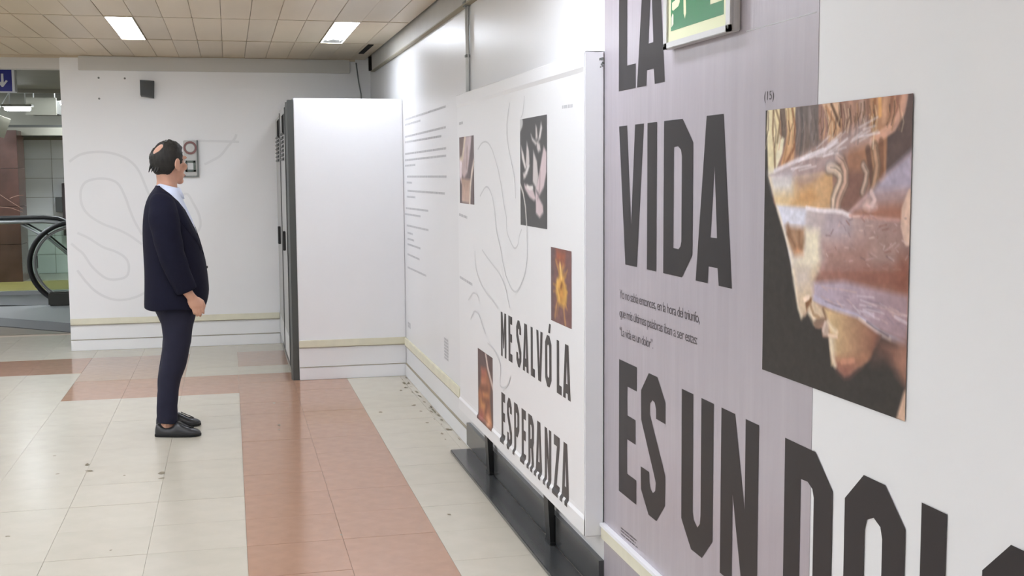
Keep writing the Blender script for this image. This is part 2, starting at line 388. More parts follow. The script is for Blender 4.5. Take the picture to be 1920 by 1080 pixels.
# ------------------------------------------------------------------ lettering
H46 = .46
GL = {
 'V': [[(0, .46), (.083, .46), (.127, .135), (.164, .46), (.248, .46), (.186, 0), (.07, 0)]],
 'I': [[(0, .46), (.086, .46), (.086, 0), (0, 0)]],
 'L': [[(0, .46), (.084, .46), (.084, .078), (.17, .078), (.17, 0), (0, 0)]],
 'D': [[(0, .46), (.153, .46), (.236, .39), (.236, .07), (.156, 0), (0, 0)], [(.084, .38), (.118, .382), (.141, .371), (.149, .352), (.149, .105), (.142, .09), (.127, .081), (.084, .082)]],
 'A': [[(.07, .46), (.186, .46), (.252, 0), (.165, 0), (.156, .047), (.093, .047), (.088, 0), (0, 0)], [(.129, .323), (.15, .128), (.105, .128)]],
 'E': [[(0, .46), (.183, .46), (.183, .38), (.087, .38), (.087, .282), (.172, .282), (.172, .2), (.087, .2), (.087, .082), (.183, .082), (.183, 0), (0, 0)]],
 'S': [[(.073, .46), (.152, .46), (.224, .392), (.224, .326), (.141, .326), (.141, .357), (.129, .375), (.108, .379), (.087, .365), (.084, .33), (.227, .163), (.225, .069), (.15, 0), (.077, 0), (.002, .066), (0, .14), (.081, .141), (.083, .11), (.095, .089), (.117, .082), (.137, .094), (.143, .121), (.002, .296), (0, .392)]],
 'U': [[(0, .46), (.09, .46), (.093, .115), (.101, .093), (.13, .079), (.148, .095), (.152, .12), (.151, .46), (.24, .46), (.24, .07), (.165, 0), (.082, 0), (.003, .071)]],
 'N': [[(0, .46), (.09, .46), (.157, .22), (.157, .46), (.237, .46), (.237, 0), (.147, 0), (.08, .24), (.08, 0), (0, 0)]],
 'O': [[(.077, .46), (.162, .46), (.24, .39), (.24, .07), (.162, 0), (.077, 0), (0, .07), (0, .39)], [(.085, .345), (.093, .368), (.12, .38), (.147, .368), (.155, .345), (.155, .115), (.147, .092), (.12, .08), (.093, .092), (.085, .115)]],
 'P': [[(0, .46), (.15, .46), (.228, .39), (.228, .24), (.15, .17), (.085, .17), (.085, 0), (0, 0)], [(.085, .38), (.12, .38), (.143, .36), (.143, .27), (.12, .25), (.085, .25)]],
 'R': [[(0, .46), (.15, .46), (.228, .39), (.228, .25), (.195, .205), (.235, 0), (.148, 0), (.112, .18), (.085, .18), (.085, 0), (0, 0)], [(.085, .38), (.12, .38), (.143, .36), (.143, .28), (.12, .26), (.085, .26)]],
 'Z': [[(0, .46), (.2, .46), (.2, .39), (.095, .08), (.2, .08), (.2, 0), (0, 0), (0, .07), (.105, .38), (0, .38)]],
 'M': [[(0, .46), (.09, .46), (.135, .24), (.18, .46), (.27, .46), (.27, 0), (.19, 0), (.19, .25), (.155, .09), (.115, .09), (.08, .25), (.08, 0), (0, 0)]],
}
U0 = 3.87
def letter(ch, u, z0, sx, sz, X, m, parent, cuts=()):
    g = [[(u+a*sx, z0+b*sz) for a, b in loop] for loop in GL[ch]]
    bm = fill_bm(g[0], g[1:])
    for c in cuts: bmesh.ops.bisect_plane(bm, geom=bm.verts[:]+bm.edges[:]+bm.faces[:], plane_co=(0, c, 0), plane_no=(0, 1, 0))
    return link('letter', bm_mesh(to_wall(bm, U0, X)), m, parent)
mu = thing('wall_mural', 'mauve mural with giant charcoal letters LA VIDA ES UN DOLOR on the right wall', 'mural', (0, 0, 0))
XP = XW-.0012
bx = box('mauve_backdrop', XP, XW-.0001, 2.466, 4.028, 0, 2.45, 'purple', mu)
for ch, u, z in [('L', .003, 1.818), ('A', .187, 1.818), ('V', .006, 1.239), ('I', .288, 1.239), ('D', .435, 1.239), ('A', .697, 1.239),
                 ('E', .013, .447), ('S', .238, .447), ('U', .597, .447), ('N', .89, .447), ('D', 1.273, .447), ('O', 1.563, .447), ('L', 1.857, .447), ('O', 2.052, .447), ('R', 2.345, .447)]:
    letter(ch, u, z, 1, 1.004, XP-.0008, 'ink', mu)
box('seam', XP-.0006, XP, 2.48, 2.85, 1.9, 1.9025, 'grey_ink', mu)
def text_obj(name, body, size, u, z, X, m, parent, xs=1, space=1.0, y_total=None):
    cu = bpy.data.curves.new(name, 'FONT'); cu.body = body; cu.size = size; cu.space_character = space
    to = bpy.data.objects.new(name, cu); COL.objects.link(to)
    bpy.context.view_layer.update()
    me = bpy.data.meshes.new_from_object(to.evaluated_get(bpy.context.evaluated_depsgraph_get()))
    COL.objects.unlink(to); bpy.data.objects.remove(to)
    bm = bmesh.new(); bm.from_mesh(me)
    x1 = max(v.co.x for v in bm.verts); k = (y_total/x1) if y_total else xs
    for v in bm.verts: v.co = (X(z+v.co.y) if callable(X) else X, U0-(u+v.co.x*k), z+v.co.y)
    bmesh.ops.recalc_face_normals(bm, faces=bm.faces)
    if sum(f.normal.x*f.calc_area() for f in bm.faces) > 0: bmesh.ops.reverse_faces(bm, faces=bm.faces)
    return link(name, bm_mesh(bm), m, parent)
text_obj('quote_line', 'Yo no sabía entonces, en la hora del triunfo,', .044, .014, 1.120, XP-.0006, 'text', mu, space=.86, y_total=.715)
text_obj('quote_line', 'que mis últimas palabras iban a ser estas:', .044, .012, 1.056, XP-.0006, 'text', mu, space=.86, y_total=.70)
text_obj('quote_line', '“La vida es un dolor”.', .044, .014, .992, XP-.0006, 'text', mu, space=.86, y_total=.335)
text_obj('picture_number', '(15)', .03, 1.128, 1.722, XP-.0006, 'text', mu, y_total=.055)
def smear_lines(name, rows, place, m, parent, wd):
    """illegible small print: rows of short broken strokes"""
    parts = []
    for (a0, b0, a1, b1) in rows:
        L = a1-a0; t = 0
        while t < L:
            wl = random.uniform(.014, .05); e = min(L, t+wl)
            f0, f1 = t/L, e/L
            q = [(a0+L*f0, b0+(b1-b0)*f0-wd/2), (a0+L*f1, b0+(b1-b0)*f1-wd/2), (a0+L*f1, b0+(b1-b0)*f1+wd/2), (a0+L*f0, b0+(b1-b0)*f0+wd/2)]
            parts.append(([place(*c) for c in q], [[0, 1, 2, 3]])); t = e+random.uniform(.004, .009)
    return link(name, mesh(*join_data(parts)), m, parent)
smear_lines('small_print', [(.035, .322, .2, .326), (.035, .312, .19, .315), (.037, .301, .21, .305)], lambda a, b: (XP-.0006, U0-a, b), 'text', mu, .004)
# ------------------------------------------------------------------ printed pictures painted procedurally, point by point
class Canvas:
    def __init__(s, W, H, base):
        s.W, s.H = W, H; s.c = np.ones((H, W, 3))*np.array(base, float); s.yy, s.xx = np.mgrid[0:H, 0:W]; s.X = s.xx/(W-1); s.Y = s.yy/(H-1)
    def mask(s, pts, soft=.01):
        P = np.array(pts, float); n = len(P); inside = np.zeros(s.X.shape, bool); d = np.full(s.X.shape, 9.)
        for i in range(n):
            a, b = P[i], P[(i+1) % n]
            cnd = ((a[1] > s.Y) != (b[1] > s.Y))
            with np.errstate(divide='ignore', invalid='ignore'):
                xi = (b[0]-a[0])*(s.Y-a[1])/(b[1]-a[1]+1e-12)+a[0]
            inside ^= cnd & (s.X < xi)
            d = np.minimum(d, s.seg(a, b))
        sd = np.where(inside, d, -d); return np.clip(sd/soft+.5, 0, 1)
    def seg(s, a, b):
        ab = np.array(b)-np.array(a); t = np.clip(((s.X-a[0])*ab[0]+(s.Y-a[1])*ab[1])/(ab@ab+1e-12), 0, 1)
        return np.hypot(s.X-a[0]-t*ab[0], s.Y-a[1]-t*ab[1])
    def poly(s, pts, col, al=1, soft=.012, col2=None, ax=(1, 0)):
        m = s.mask(pts, soft)*al; c = np.ones_like(s.c)*np.array(col, float)
        if col2 is not None:
            P = np.array(pts); pr = P@np.array(ax, float); q = s.X*ax[0]+s.Y*ax[1]
            t = np.clip((q-pr.min())/(pr.max()-pr.min()+1e-9), 0, 1)[..., None]; c = c*(1-t)+np.array(col2, float)*t
        s.c = s.c*(1-m[..., None])+c*m[..., None]
    def line(s, pts, col, wd, al=1, soft=.01):
        d = np.full(s.X.shape, 9.)
        for a, b in zip(pts[:-1], pts[1:]): d = np.minimum(d, s.seg(a, b))
        m = (np.clip((wd/2-d)/soft+.5, 0, 1)*al)[..., None]; s.c = s.c*(1-m)+np.array(col, float)*m
    def noise(s, amp, sx, sy, seed=0):
        n = np.array([[noise_at(x*sx, y*sy, seed) for x in s.X[0]] for y in s.Y[:, 0]]); s.c = s.c*(1+amp*n[..., None])
def noise_at(a, b, k): return noise.noise(Vector((a, b, k*7.3)))
def picture(name, cv, u0, z0, u1, z1, X, parent, gain=1.12):
    """cv.Y=0 is the top edge; a fine flat mesh carries the ink as point colours"""
    H, W = cv.H, cv.W
    U = U0-(u0+(u1-u0)*cv.X); Z = z1+(z0-z1)*cv.Y
    xx = np.vectorize(X)(Z) if callable(X) else np.full_like(Z, X)
    V = np.stack([xx, U, Z], -1).reshape(-1, 3)
    idx = np.arange(H*W).reshape(H, W)
    Fq = np.stack([idx[:-1, :-1], idx[1:, :-1], idx[1:, 1:], idx[:-1, 1:]], -1).reshape(-1, 4)
    me = bpy.data.meshes.new(name); me.from_pydata(V.tolist(), [], Fq.tolist()); me.update()
    srgb = np.clip(cv.c/255, 0, 1); L = np.where(srgb <= .04045, srgb/12.92, ((srgb+.055)/1.055)**2.4)*gain
    ca = me.color_attributes.new('ink', 'FLOAT_COLOR', 'POINT')
    ca.data.foreach_set('color', np.concatenate([np.clip(L, 0, 1), np.ones((H, W, 1))], -1).reshape(-1).astype(np.float32))
    o = link(name, me, 'photo', parent)
    if me.polygons[0].normal.x > 0: me.flip_normals()
    return o
# big picture: a carved head wrapped in clear film
PU0, PU1, PZ0, PZ1 = 3.87-2.728, 3.87-2.078, 1.0545, 1.696
def bp(oy, pts):
    """crop coordinates -> picture fractions"""
    out = []
    for a, b in pts:
        q = at(1420+a/6, oy+b/6, 0, XP); out.append(((3.87-q.y-PU0)/(PU1-PU0), (PZ1-q.z)/(PZ1-PZ0)))
    return out
cv = Canvas(220, 340, (56, 52, 49))
A, B, C, D = 160, 330, 500, 640
head = bp(A, [(125, 240), (115, 500), (130, 700), (130, 1000)])+bp(B, [(160, 120), (190, 300), (230, 380), (300, 600), (350, 760), (400, 1000)])+bp(C, [(430, 200), (455, 420), (480, 510), (505, 560), (545, 555), (575, 505), (610, 540), (640, 640), (660, 690), (730, 700), (735, 760), (745, 790), (810, 800)])+bp(D, [(820, 60), (840, 170), (870, 260), (920, 330), (985, 395), (1040, 385), (1100, 330), (1180, 260), (1270, 190), (1300, 100), (1360, 20)])+bp(C, [(1400, 780), (1720, 900)])+[(1.1, .8), (1.1, -.1)]+bp(A, [(1760, 40), (125, 200)])
cv.poly(head, (146, 112, 98), soft=.015)
cv.poly(bp(A, [(125, 240), (262, 230), (255, 600), (215, 990), (130, 1010), (112, 500)]), (214, 203, 168), col2=(206, 190, 150))
cv.poly(bp(A, [(262, 240), (320, 240), (335, 560), (300, 700), (262, 560)]), (110, 95, 84))
cv.poly(bp(A, [(260, 560), (310, 600), (290, 760), (215, 960), (215, 800)]), (214, 205, 178))
cv.poly(bp(A, [(318, 240), (440, 235), (435, 520), (420, 840), (260, 930), (330, 660), (345, 500)]), (208, 192, 150), col2=(186, 136, 100), ax=(0, 1))
cv.poly(bp(A, [(440, 240), (700, 200), (730, 420), (770, 620), (500, 790), (440, 800), (425, 560)]), (108, 98, 94), col2=(120, 102, 92), ax=(0, 1))
cv.poly(bp(A, [(695, 205), (740, 200), (800, 460), (800, 640), (750, 640), (700, 600)]), (150, 116, 104))
cv.poly(bp(A, [(735, 205), (930, 180), (955, 440), (910, 600), (800, 650), (820, 450)]), (206, 174, 146), col2=(182, 140, 104), ax=(0, 1))
cv.poly(bp(A, [(940, 185), (1275, 140), (1290, 560), (960, 560)]), (150, 116, 100), col2=(158, 122, 104))
cv.poly(bp(A, [(1270, 140), (1700, 80), (1690, 260), (1560, 470), (1300, 600)]), (178, 134, 100), col2=(166, 124, 104))
cv.poly(bp(A, [(1690, 80), (1780, 70), (1770, 720), (1450, 1010), (1450, 560), (1640, 330)]), (92, 76, 72))
cv.poly(bp(A, [(1050, 560), (1470, 560), (1450, 1080), (1000, 1080)]), (148, 108, 88), col2=(160, 116, 88))
for pts, col, wd, al in [([(190, 250), (180, 500), (200, 760), (205, 960)], (120, 92, 70), .014, .8), ([(215, 260), (260, 420), (230, 640)], (110, 84, 62), .012, .7), ([(400, 260), (430, 460), (420, 700), (330, 880)], (120, 74, 48), .016, .7),
                     ([(355, 260), (370, 520), (300, 880)], (150, 110, 76), .012, .6), ([(500, 260), (520, 480), (490, 760)], (84, 78, 76), .02, .6), ([(590, 260), (600, 460), (640, 640)], (140, 130, 126), .02, .5), ([(840, 210), (930, 430), (950, 450)], (80, 58, 44), .014, .8),
                     ([(780, 240), (870, 420), (880, 580)], (150, 100, 66), .014, .6), ([(940, 230), (945, 440)], (88, 60, 50), .02, .8), ([(1060, 200), (1090, 500)], (176, 136, 116), .03, .6), ([(1180, 180), (1200, 360)], (186, 160, 146), .03, .6), ([(1250, 170), (1260, 480)], (122, 88, 72), .018, .6),
                     ([(1330, 170), (1320, 420)], (124, 78, 46), .018, .6), ([(1385, 150), (1390, 330)], (216, 166, 104), .02, .7), ([(1450, 140), (1430, 400)], (204, 160, 130), .025, .6), ([(1530, 130), (1500, 330)], (128, 84, 64), .02, .6), ([(1590, 120), (1560, 330)], (120, 76, 66), .02, .5),
                     ([(1670, 110), (1640, 280), (1540, 460), (1300, 640)], (206, 160, 138), .035, .8), ([(1320, 640), (1330, 1080)], (196, 150, 112), .03, .6), ([(1400, 640), (1400, 1000)], (110, 76, 58), .03, .7), ([(1250, 720), (1300, 1080)], (84, 62, 54), .03, .7)]:
    cv.line(bp(A, pts), col, wd, al)
# forehead, curls
cv.poly(bp(B, [(130, 0), (420, 0), (850, -60), (870, 380), (220, 350)]), (214, 192, 150), col2=(188, 148, 108))
cv.poly(bp(A, [(130, 990), (420, 930), (420, 1080), (390, 1200), (180, 1200)]), (206, 206, 214), .75, .05)
cv.poly(bp(B, [(410, -20), (760, -40), (640, 90), (470, 190)]), (160, 128, 112), .7, .05)
cv.poly(bp(B, [(390, 330), (480, 190), (620, 120), (700, 260), (620, 340)]), (188, 142, 96), .8, .04)
cv.poly(bp(A, [(800, 900), (960, 840), (1010, 1000), (990, 1380), (860, 1380), (930, 1080)]), (126, 92, 78), .9)
cv.poly(bp(B, [(980, -60), (1240, -60), (1220, 200), (1020, 420), (960, 380)]), (120, 88, 78), .9, .03)
def curl(oy, pts, col, wd=.036):
    dk = tuple(x*.52 for x in col); md = tuple(x*.82 for x in col); q = bp(oy, pts)
    cv.line(q, dk, wd*1.5, .8, .014); cv.line(q, md, wd, .9, .01); cv.line([(a-wd*.12, b) for a, b in q], col, wd*.34, .7, .014); cv.line([(a+wd*.34, b) for a, b in q], dk, wd*.16, .6, .006)
curl(A, [(810, 925), (870, 930), (925, 975), (950, 1030), (940, 1120), (900, 1200), (872, 1290), (872, 1390)], (232, 206, 184))
curl(A, [(900, 800), (960, 850), (1000, 960), (1000, 1100), (955, 1200), (920, 1290), (905, 1400)], (214, 176, 156), .03)
curl(A, [(1200, 900), (1240, 980), (1225, 1090), (1190, 1200)], (206, 176, 158), .022)
curl(A, [(1330, 700), (1360, 900), (1330, 1100), (1270, 1300), (1220, 1370)], (196, 156, 128), .028)
cv.line(bp(B, [(1240, 230), (1050, 410)]), (196, 158, 152), .014, .7)
for k in range(90):      # single strands of the carved hair
    x = random.uniform(130, 1660); y0 = 300-(x-130)*.11; ln = random.uniform(160, 520) if x < 950 else random.uniform(120, 360)
    dx = random.uniform(-26, 26); c_ = random.choice([(92, 70, 56), (120, 92, 70), (222, 204, 170), (196, 150, 112), (78, 62, 54)])
    if 440 < x < 700: c_ = random.choice([(86, 78, 76), (136, 124, 118), (98, 88, 84)])
    yy0 = y0+random.uniform(0, 200)
    cv.line(bp(A, [(x, yy0), (x+dx*.6+10, yy0+ln*.5), (x+dx-14, yy0+ln)]), c_, .006, random.uniform(.35, .75), .005)
# film: upper strip, right strip, blindfold band, lower band
cv.poly(bp(A, [(170, 1000), (440, 830), (800, 620), (960, 560), (1240, 380), (1300, 640), (1000, 740), (860, 900), (600, 1060), (200, 1060)]), (178, 166, 172), .55, .04)
for k in range(22):
    a = random.uniform(0, 1); x = 200+a*1050; y = 1000-a*520+random.uniform(-60, 110)
    cv.line(bp(A, [(x, y), (x+random.uniform(80, 260), y-random.uniform(40, 150))]), (216, 208, 210), .008, random.uniform(.3, .7), .006)
cv.line(bp(A, [(200, 965), (440, 850), (760, 740), (900, 620)]), (226, 220, 224), .016, .7)
cv.poly(bp(A, [(1440, 1010), (1750, 730), (1760, 1180), (1400, 1260), (1260, 1240)]), (172, 170, 194), .75, .03)
cv.poly(bp(B, [(1260, 160), (1750, 120), (1700, 330), (1200, 400), (1050, 420)]), (164, 140, 140), .7, .03)
cv.poly(bp(B, [(1400, 340), (1700, 320), (1640, 500), (1100, 430)]), (158, 106, 88), .8, .04)
cv.poly(bp(B, [(1200, 340), (1240, 300), (1320, 300), (1350, 350), (1270, 390)]), (222, 190, 186), .9, .03)
cv.line(bp(B, [(1290, 180), (1330, 270), (1300, 330)], ), (226, 200, 196), .018, .7)
cv.poly(bp(B, [(225, 335), (600, 360), (1050, 440), (1650, 500), (1720, 600), (1720, 1080), (400, 1080), (300, 600)]), (204, 198, 200), 1, .012, (148, 116, 110), (1, 0))
cv.poly(bp(B, [(225, 335), (560, 370), (540, 560), (310, 590)]), (206, 206, 218), .9, .03)
cv.poly(bp(B, [(800, 400), (1050, 440), (1060, 730), (860, 730), (760, 600)]), (166, 154, 164), .6, .06)
cv.poly(bp(B, [(320, 560), (540, 590), (550, 760), (520, 890), (420, 900), (350, 760)]), (160, 124, 96), .95, .03)
cv.poly(bp(B, [(420, 790), (520, 780), (520, 900), (430, 890)]), (192, 142, 108), .8, .03)
for pts in ([(350, 650), (400, 720), (430, 790)], [(480, 640), (480, 780)], [(540, 700), (510, 800)], [(350, 560), (370, 640)]): cv.line(bp(B, pts), (116, 84, 62), .02, .7, .02)
cv.poly(bp(B, [(550, 600), (700, 620), (720, 1080), (410, 1080), (400, 940), (530, 880)]), (212, 200, 176), .9, .04)
cv.poly(bp(B, [(740, 760), (1280, 740), (1290, 1090), (760, 1090)]), (150, 112, 102), .75, .08)
cv.poly(bp(B, [(1280, 640), (1720, 640), (1720, 1090), (1280, 1090)]), (150, 122, 114), .7, .08)
cv.poly(bp(B, [(1600, 900), (1730, 880), (1730, 1300), (1560, 1300)]), (124, 78, 64), .8, .06)
cv.line(bp(B, [(560, 360), (700, 385), (880, 395), (960, 405), (1050, 450)]), (228, 218, 220), .016, .9)
cv.line(bp(B, [(1050, 445), (1300, 470), (1600, 500)]), (190, 148, 138), .014, .7)
for pts in ([(1730, 200), (1660, 380), (1650, 560), (1690, 740)], [(1720, 300), (1690, 480), (1700, 660)]): cv.line(bp(B, pts), (206, 176, 158), .03, .9)
for k in range(70):
    x, y = random.uniform(780, 1680), random.uniform(430, 1080)
    cv.line(bp(B, [(x, y), (x+random.uniform(-60, 90), y+random.uniform(-50, 50))]), random.choice([(196, 168, 166), (120, 96, 96), (206, 184, 180), (132, 92, 84)]), .006, random.uniform(.2, .6), .006)
cv.poly(bp(C, [(700, 0), (1720, 0), (1710, 310), (1280, 250), (1000, 190), (700, 150)]), (148, 106, 96), .85, .05, (128, 80, 66), (1, 0))
cv.poly(bp(C, [(400, 0), (700, 0), (640, 180), (640, 350), (740, 470), (780, 560), (640, 640), (575, 500), (500, 580), (430, 200)]), (206, 186, 158), .9, .03)
cv.poly(bp(C, [(420, 0), (600, 0), (600, 200), (470, 260), (430, 200)]), (194, 184, 182), .6, .06)
cv.poly(bp(C, [(640, 180), (980, 160), (1340, 250), (1705, 330), (1690, 900), (1130, 570), (640, 350)]), (176, 164, 180), .92, .025, (152, 128, 134), (1, 0))
cv.line(bp(C, [(640, 350), (900, 480), (1130, 565), (1400, 760), (1680, 890)]), (178, 172, 192), .024, .8)
cv.line(bp(C, [(1150, 590), (1260, 660), (1420, 760), (1500, 820)]), (226, 212, 206), .014, .9)
cv.line(bp(C, [(1240, 620), (1330, 690), (1480, 780)]), (104, 92, 104), .008, .8)
for k in range(40):
    x = random.uniform(680, 1650); y = 260+(x-680)*.33+random.uniform(-90, 110)
    cv.line(bp(C, [(x, y), (x+random.uniform(60, 200), y+random.uniform(15, 90))]), random.choice([(198, 186, 196), (134, 118, 128), (186, 160, 156)]), .007, random.uniform(.3, .6), .006)
cv.poly(bp(C, [(545, 400), (600, 350), (625, 340), (615, 400), (570, 470), (560, 500)]), (120, 82, 56), .95, .012)
cv.line(bp(C, [(540, 370), (580, 345)]), (236, 214, 196), .02, .8)
cv.line(bp(C, [(620, 200), (630, 340)]), (186, 168, 160), .02, .6)
cv.poly(bp(C, [(650, 590), (740, 575), (785, 590), (730, 650), (700, 690), (660, 680), (640, 640)]), (128, 104, 88), .95, .012)
cv.line(bp(C, [(750, 480), (785, 590)]), (120, 90, 68), .014, .7)
cv.poly(bp(C, [(735, 680), (790, 610), (815, 690), (805, 780), (745, 780)]), (178, 156, 142), .95, .012)
cv.line(bp(C, [(770, 630), (750, 720)]), (210, 190, 178), .014, .8)
cv.poly(bp(C, [(760, 470), (940, 520), (1130, 575), (1400, 780), (1280, 1040), (1180, 1110), (840, 1110), (820, 790), (810, 620)]), (206, 180, 136), 1, .02, (122, 80, 68), (1, 0))
cv.poly(bp(C, [(820, 800), (870, 790), (900, 1080), (850, 1080)]), (208, 190, 164), .8, .03)
cv.poly(bp(D, [(845, 160), (960, 190), (1270, 150), (1180, 262), (1040, 390), (985, 395), (900, 310)]), (160, 116, 90), .85, .04, (138, 88, 78), (0, 1))
cv.line(bp(D, [(960, 230), (1090, 215)]), (196, 140, 116), .02, .7)
cv.line(bp(C, [(810, 770), (900, 790)]), (220, 196, 176), .012, .8)
for oy, pts, wd in ((B, [(235, 380), (300, 600), (355, 770), (400, 960)], .012), (C, [(410, 60), (440, 260), (470, 460), (500, 545)], .016), (C, [(590, 520), (650, 580)], .012), (C, [(830, 830), (850, 1000), (880, 1110)], .018), (C, [(800, 620), (850, 700), (900, 740)], .014)):
    cv.line(bp(oy, pts), (232, 220, 198), wd, .75, .02)
cv.poly(bp(B, [(560, 620), (690, 640), (690, 960), (560, 940)]), (226, 216, 192), .6, .06)
cv.line(bp(C, [(600, 420), (640, 540), (700, 570)]), (150, 116, 86), .014, .7)
# neck, shoulder, corner
cv.poly(bp(C, [(1400, 770), (1690, 900), (1690, 1100), (1300, 1100), (1290, 1040)]), (84, 66, 60), .8, .05)
cv.poly(bp(D, [(1360, 0), (1500, 20), (1720, 30), (1720, 540), (1640, 440), (1560, 330), (1480, 180), (1360, 100)]), (96, 70, 62), 1, .05, (150, 108, 92), (1, 0))
cv.poly(bp(D, [(1600, 60), (1720, 60), (1720, 480), (1640, 380), (1580, 200)]), (150, 110, 94), .7, .05)
cv.poly(bp(D, [(1700, 520), (1655, 570), (1570, 870), (1700, 940)]), (196, 164, 142), 1, .015)
cv.noise(.07, 26, 30, 1); cv.noise(.05, 60, 70, 2)
pt = picture('photo_print', cv, PU0, PZ0, PU1, PZ1, XP-.0016, mu, 1.18)
pt['label'] = 'large photograph of a carved head in profile wrapped in clear film'
# ------------------------------------------------------------------ exit sign
es = thing('exit_sign', 'green emergency exit sign with a running figure in a silver frame on the wall', 'sign', (XW-.002, 3.126, 1.906))
HW, HS = .243, .32
box('backing', -.024, 0, -HW, HW, 0, HS, 'alu', es, .003)
bm = bmesh.new()
for q in ((-HW, -HW+.03, 0, HS), (HW-.03, HW, 0, HS), (-HW, HW, 0, .018), (-HW, HW, HS-.018, HS)): box_bm(-.03, -.024, q[0], q[1], q[2], q[3], .0015, bm)
link('frame', bm_mesh(bm), 'alu', es)
def sign_poly(name, pts, m, x):
    bm = fill_bm(pts); 
    for v in bm.verts: v.co = (x, HW-v.co.x, v.co.y)
    bmesh.ops.recalc_face_normals(bm, faces=bm.faces)
    if sum(f.normal.x for f in bm.faces) > 0: bmesh.ops.reverse_faces(bm, faces=bm.faces)
    return link(name, bm_mesh(bm), m, es)
sign_poly('border', [(.03, .018), (2*HW-.03, .018), (2*HW-.03, HS-.018), (.03, HS-.018)], 'lumi', -.0245)
sign_poly('green_field', [(.052, .048), (2*HW-.052, .048), (2*HW-.052, HS-.045), (.052, HS-.045)], 'greensign', -.0250)
sign_poly('doorway', [(.345, .085), (.428, .085), (.428, .25), (.345, .25)], 'lumi', -.0255)
sign_poly('running_figure', [(.062, .107), (.062, .128), (.104, .135), (.112, .19), (.10, .215), (.075, .2), (.062, .214), (.1, .24), (.15, .244), (.185, .21), (.21, .21), (.21, .192), (.178, .19), (.155, .212), (.145, .18), (.168, .15), (.172, .085), (.163, .070), (.153, .085), (.15, .145), (.128, .168), (.122, .122), (.112, .112), (.072, .104)], 'lumi', -.0255)
sign_poly('figure_head', [(.175+.017*math.cos(k*.5236), .257+.015*math.sin(k*.5236)) for k in range(12)], 'lumi', -.0255)
sign_poly('certification_mark', [(.058, .058), (.074, .066), (.074, .092), (.066, .098), (.058, .085)], 'trim', -.0255)
for yy in (-HW+.012, HW-.012): tube('screw', [(-.032, yy, .012), (-.029, yy, .012)], .005, 'lockerdark', es, 8)
# ------------------------------------------------------------------ poster box on the wall
bxo = thing('poster_box', 'white vinyl-wrapped poster box with ME SALVÓ LA ESPERANZA, fixed to the right wall', 'display box', (0, 0, 0))
prof = [(XW-.001, 1.968), (1.222, 1.968), (1.217, 1.963), (1.217, 1.915), (1.2225, 1.898), (1.2225, .322), (1.221, .308), (1.214, .297), (1.2135, .24), (1.217, .236), (XW-.001, .236)]
def XB(z):
    P = prof[2:9]
    for (xa, za), (xb, zb) in zip(P[:-1], P[1:]):
        if zb <= z <= za: return xa+(xb-xa)*(za-z)/max(1e-6, za-zb)-.0007
    return 1.2128
prism('box_body', prof, 4.032, 6.45, 'vinyl', bxo)
bm = box_bm(1.214, XW-.001, 4.028, 4.04, .234, 1.9675, .004)
link('end_cap', bm_mesh(bm), 'white', bxo)
CUTS = (.322, .308, .297)
for ch, u in [('M', -1.538), ('E', -1.382), ('S', -1.23), ('A', -1.11), ('L', -.968), ('V', -.873), ('O', -.733), ('L', -.556), ('A', -.467)]:
    letter(ch, u, .693, .415, .452, XB, 'ink2', bxo)
acc = fill_bm([(-.684, .912), (-.655, .912), (-.642, .95), (-.668, .95)]); link('accent_mark', bm_mesh(to_wall(acc, U0, XB)), 'ink2', bxo)
for ch, u in [('E', -1.538), ('S', -1.422), ('P', -1.28), ('E', -1.138), ('R', -1.018), ('A', -.893), ('N', -.744), ('Z', -.602), ('A', -.49)]:
    letter(ch, u, .283, .43, .515, XB, 'ink2', bxo, CUTS)
# thread drawing
def bxu(px, py): q = at(px, py, 0, 1.222); return (U0-q.y, q.z)
def zz(ox, oy, pts, s=410/1920): return [bxu(ox+a*s, oy+b*s) for a, b in pts]
th = []
plc = lambda u, z: (XB(z), U0-u, z)
for pts in [zz(740, 180, [(730, 470), (770, 410), (815, 408), (855, 470), (890, 580), (920, 700), (945, 850), (960, 960), (980, 1060)])+zz(740, 400, [(985, 150), (1010, 230), (1050, 305), (1080, 280), (1095, 200), (1115, 140)]),
            zz(740, 180, [(1140, 0), (1132, 90), (1125, 150), (1108, 195)]),
            zz(740, 180, [(1012, 60), (990, 200), (985, 330), (1000, 450), (1030, 600), (1052, 720), (1062, 900)]),
            zz(740, 180, [(750, 880), (800, 800), (838, 830), (870, 950)])+zz(740, 400, [(895, 150), (930, 310), (960, 480), (990, 580), (1030, 665), (1072, 685), (1120, 600), (1150, 500), (1165, 380), (1163, 240), (1162, 105)]),
            zz(740, 400, [(705, 330), (712, 460), (742, 580), (800, 690), (870, 780), (910, 840)]),
            zz(740, 400, [(770, 320), (810, 380), (870, 460), (920, 530), (970, 640), (992, 740), (1010, 830)]),
            zz(740, 400, [(650, 760), (690, 700), (728, 720), (745, 770)]), zz(740, 400, [(670, 930), (700, 862), (740, 890), (775, 990), (800, 1060)]),
            zz(740, 560, [(820, 390), (880, 460), (930, 590), (930, 760), (985, 770), (1020, 680)])]:
    k_ = len(th); th.append(ribbon(pts, .0085, lambda u, z: (XB(z)-.0002*k_, U0-u, z)))
link('thread_drawing', mesh(*join_data(th)), 'faint', bxo)
smear_lines('poster_number', [bxu(1054, 201)+bxu(1074, 198)], plc, 'grey_ink', bxo, .012)
for cap in (bxu(861, 402)+bxu(876, 408), bxu(861, 232)+bxu(868, 230), bxu(862, 519)+bxu(886, 534)): smear_lines('poster_caption', [cap], plc, 'grey_ink', bxo, .014)
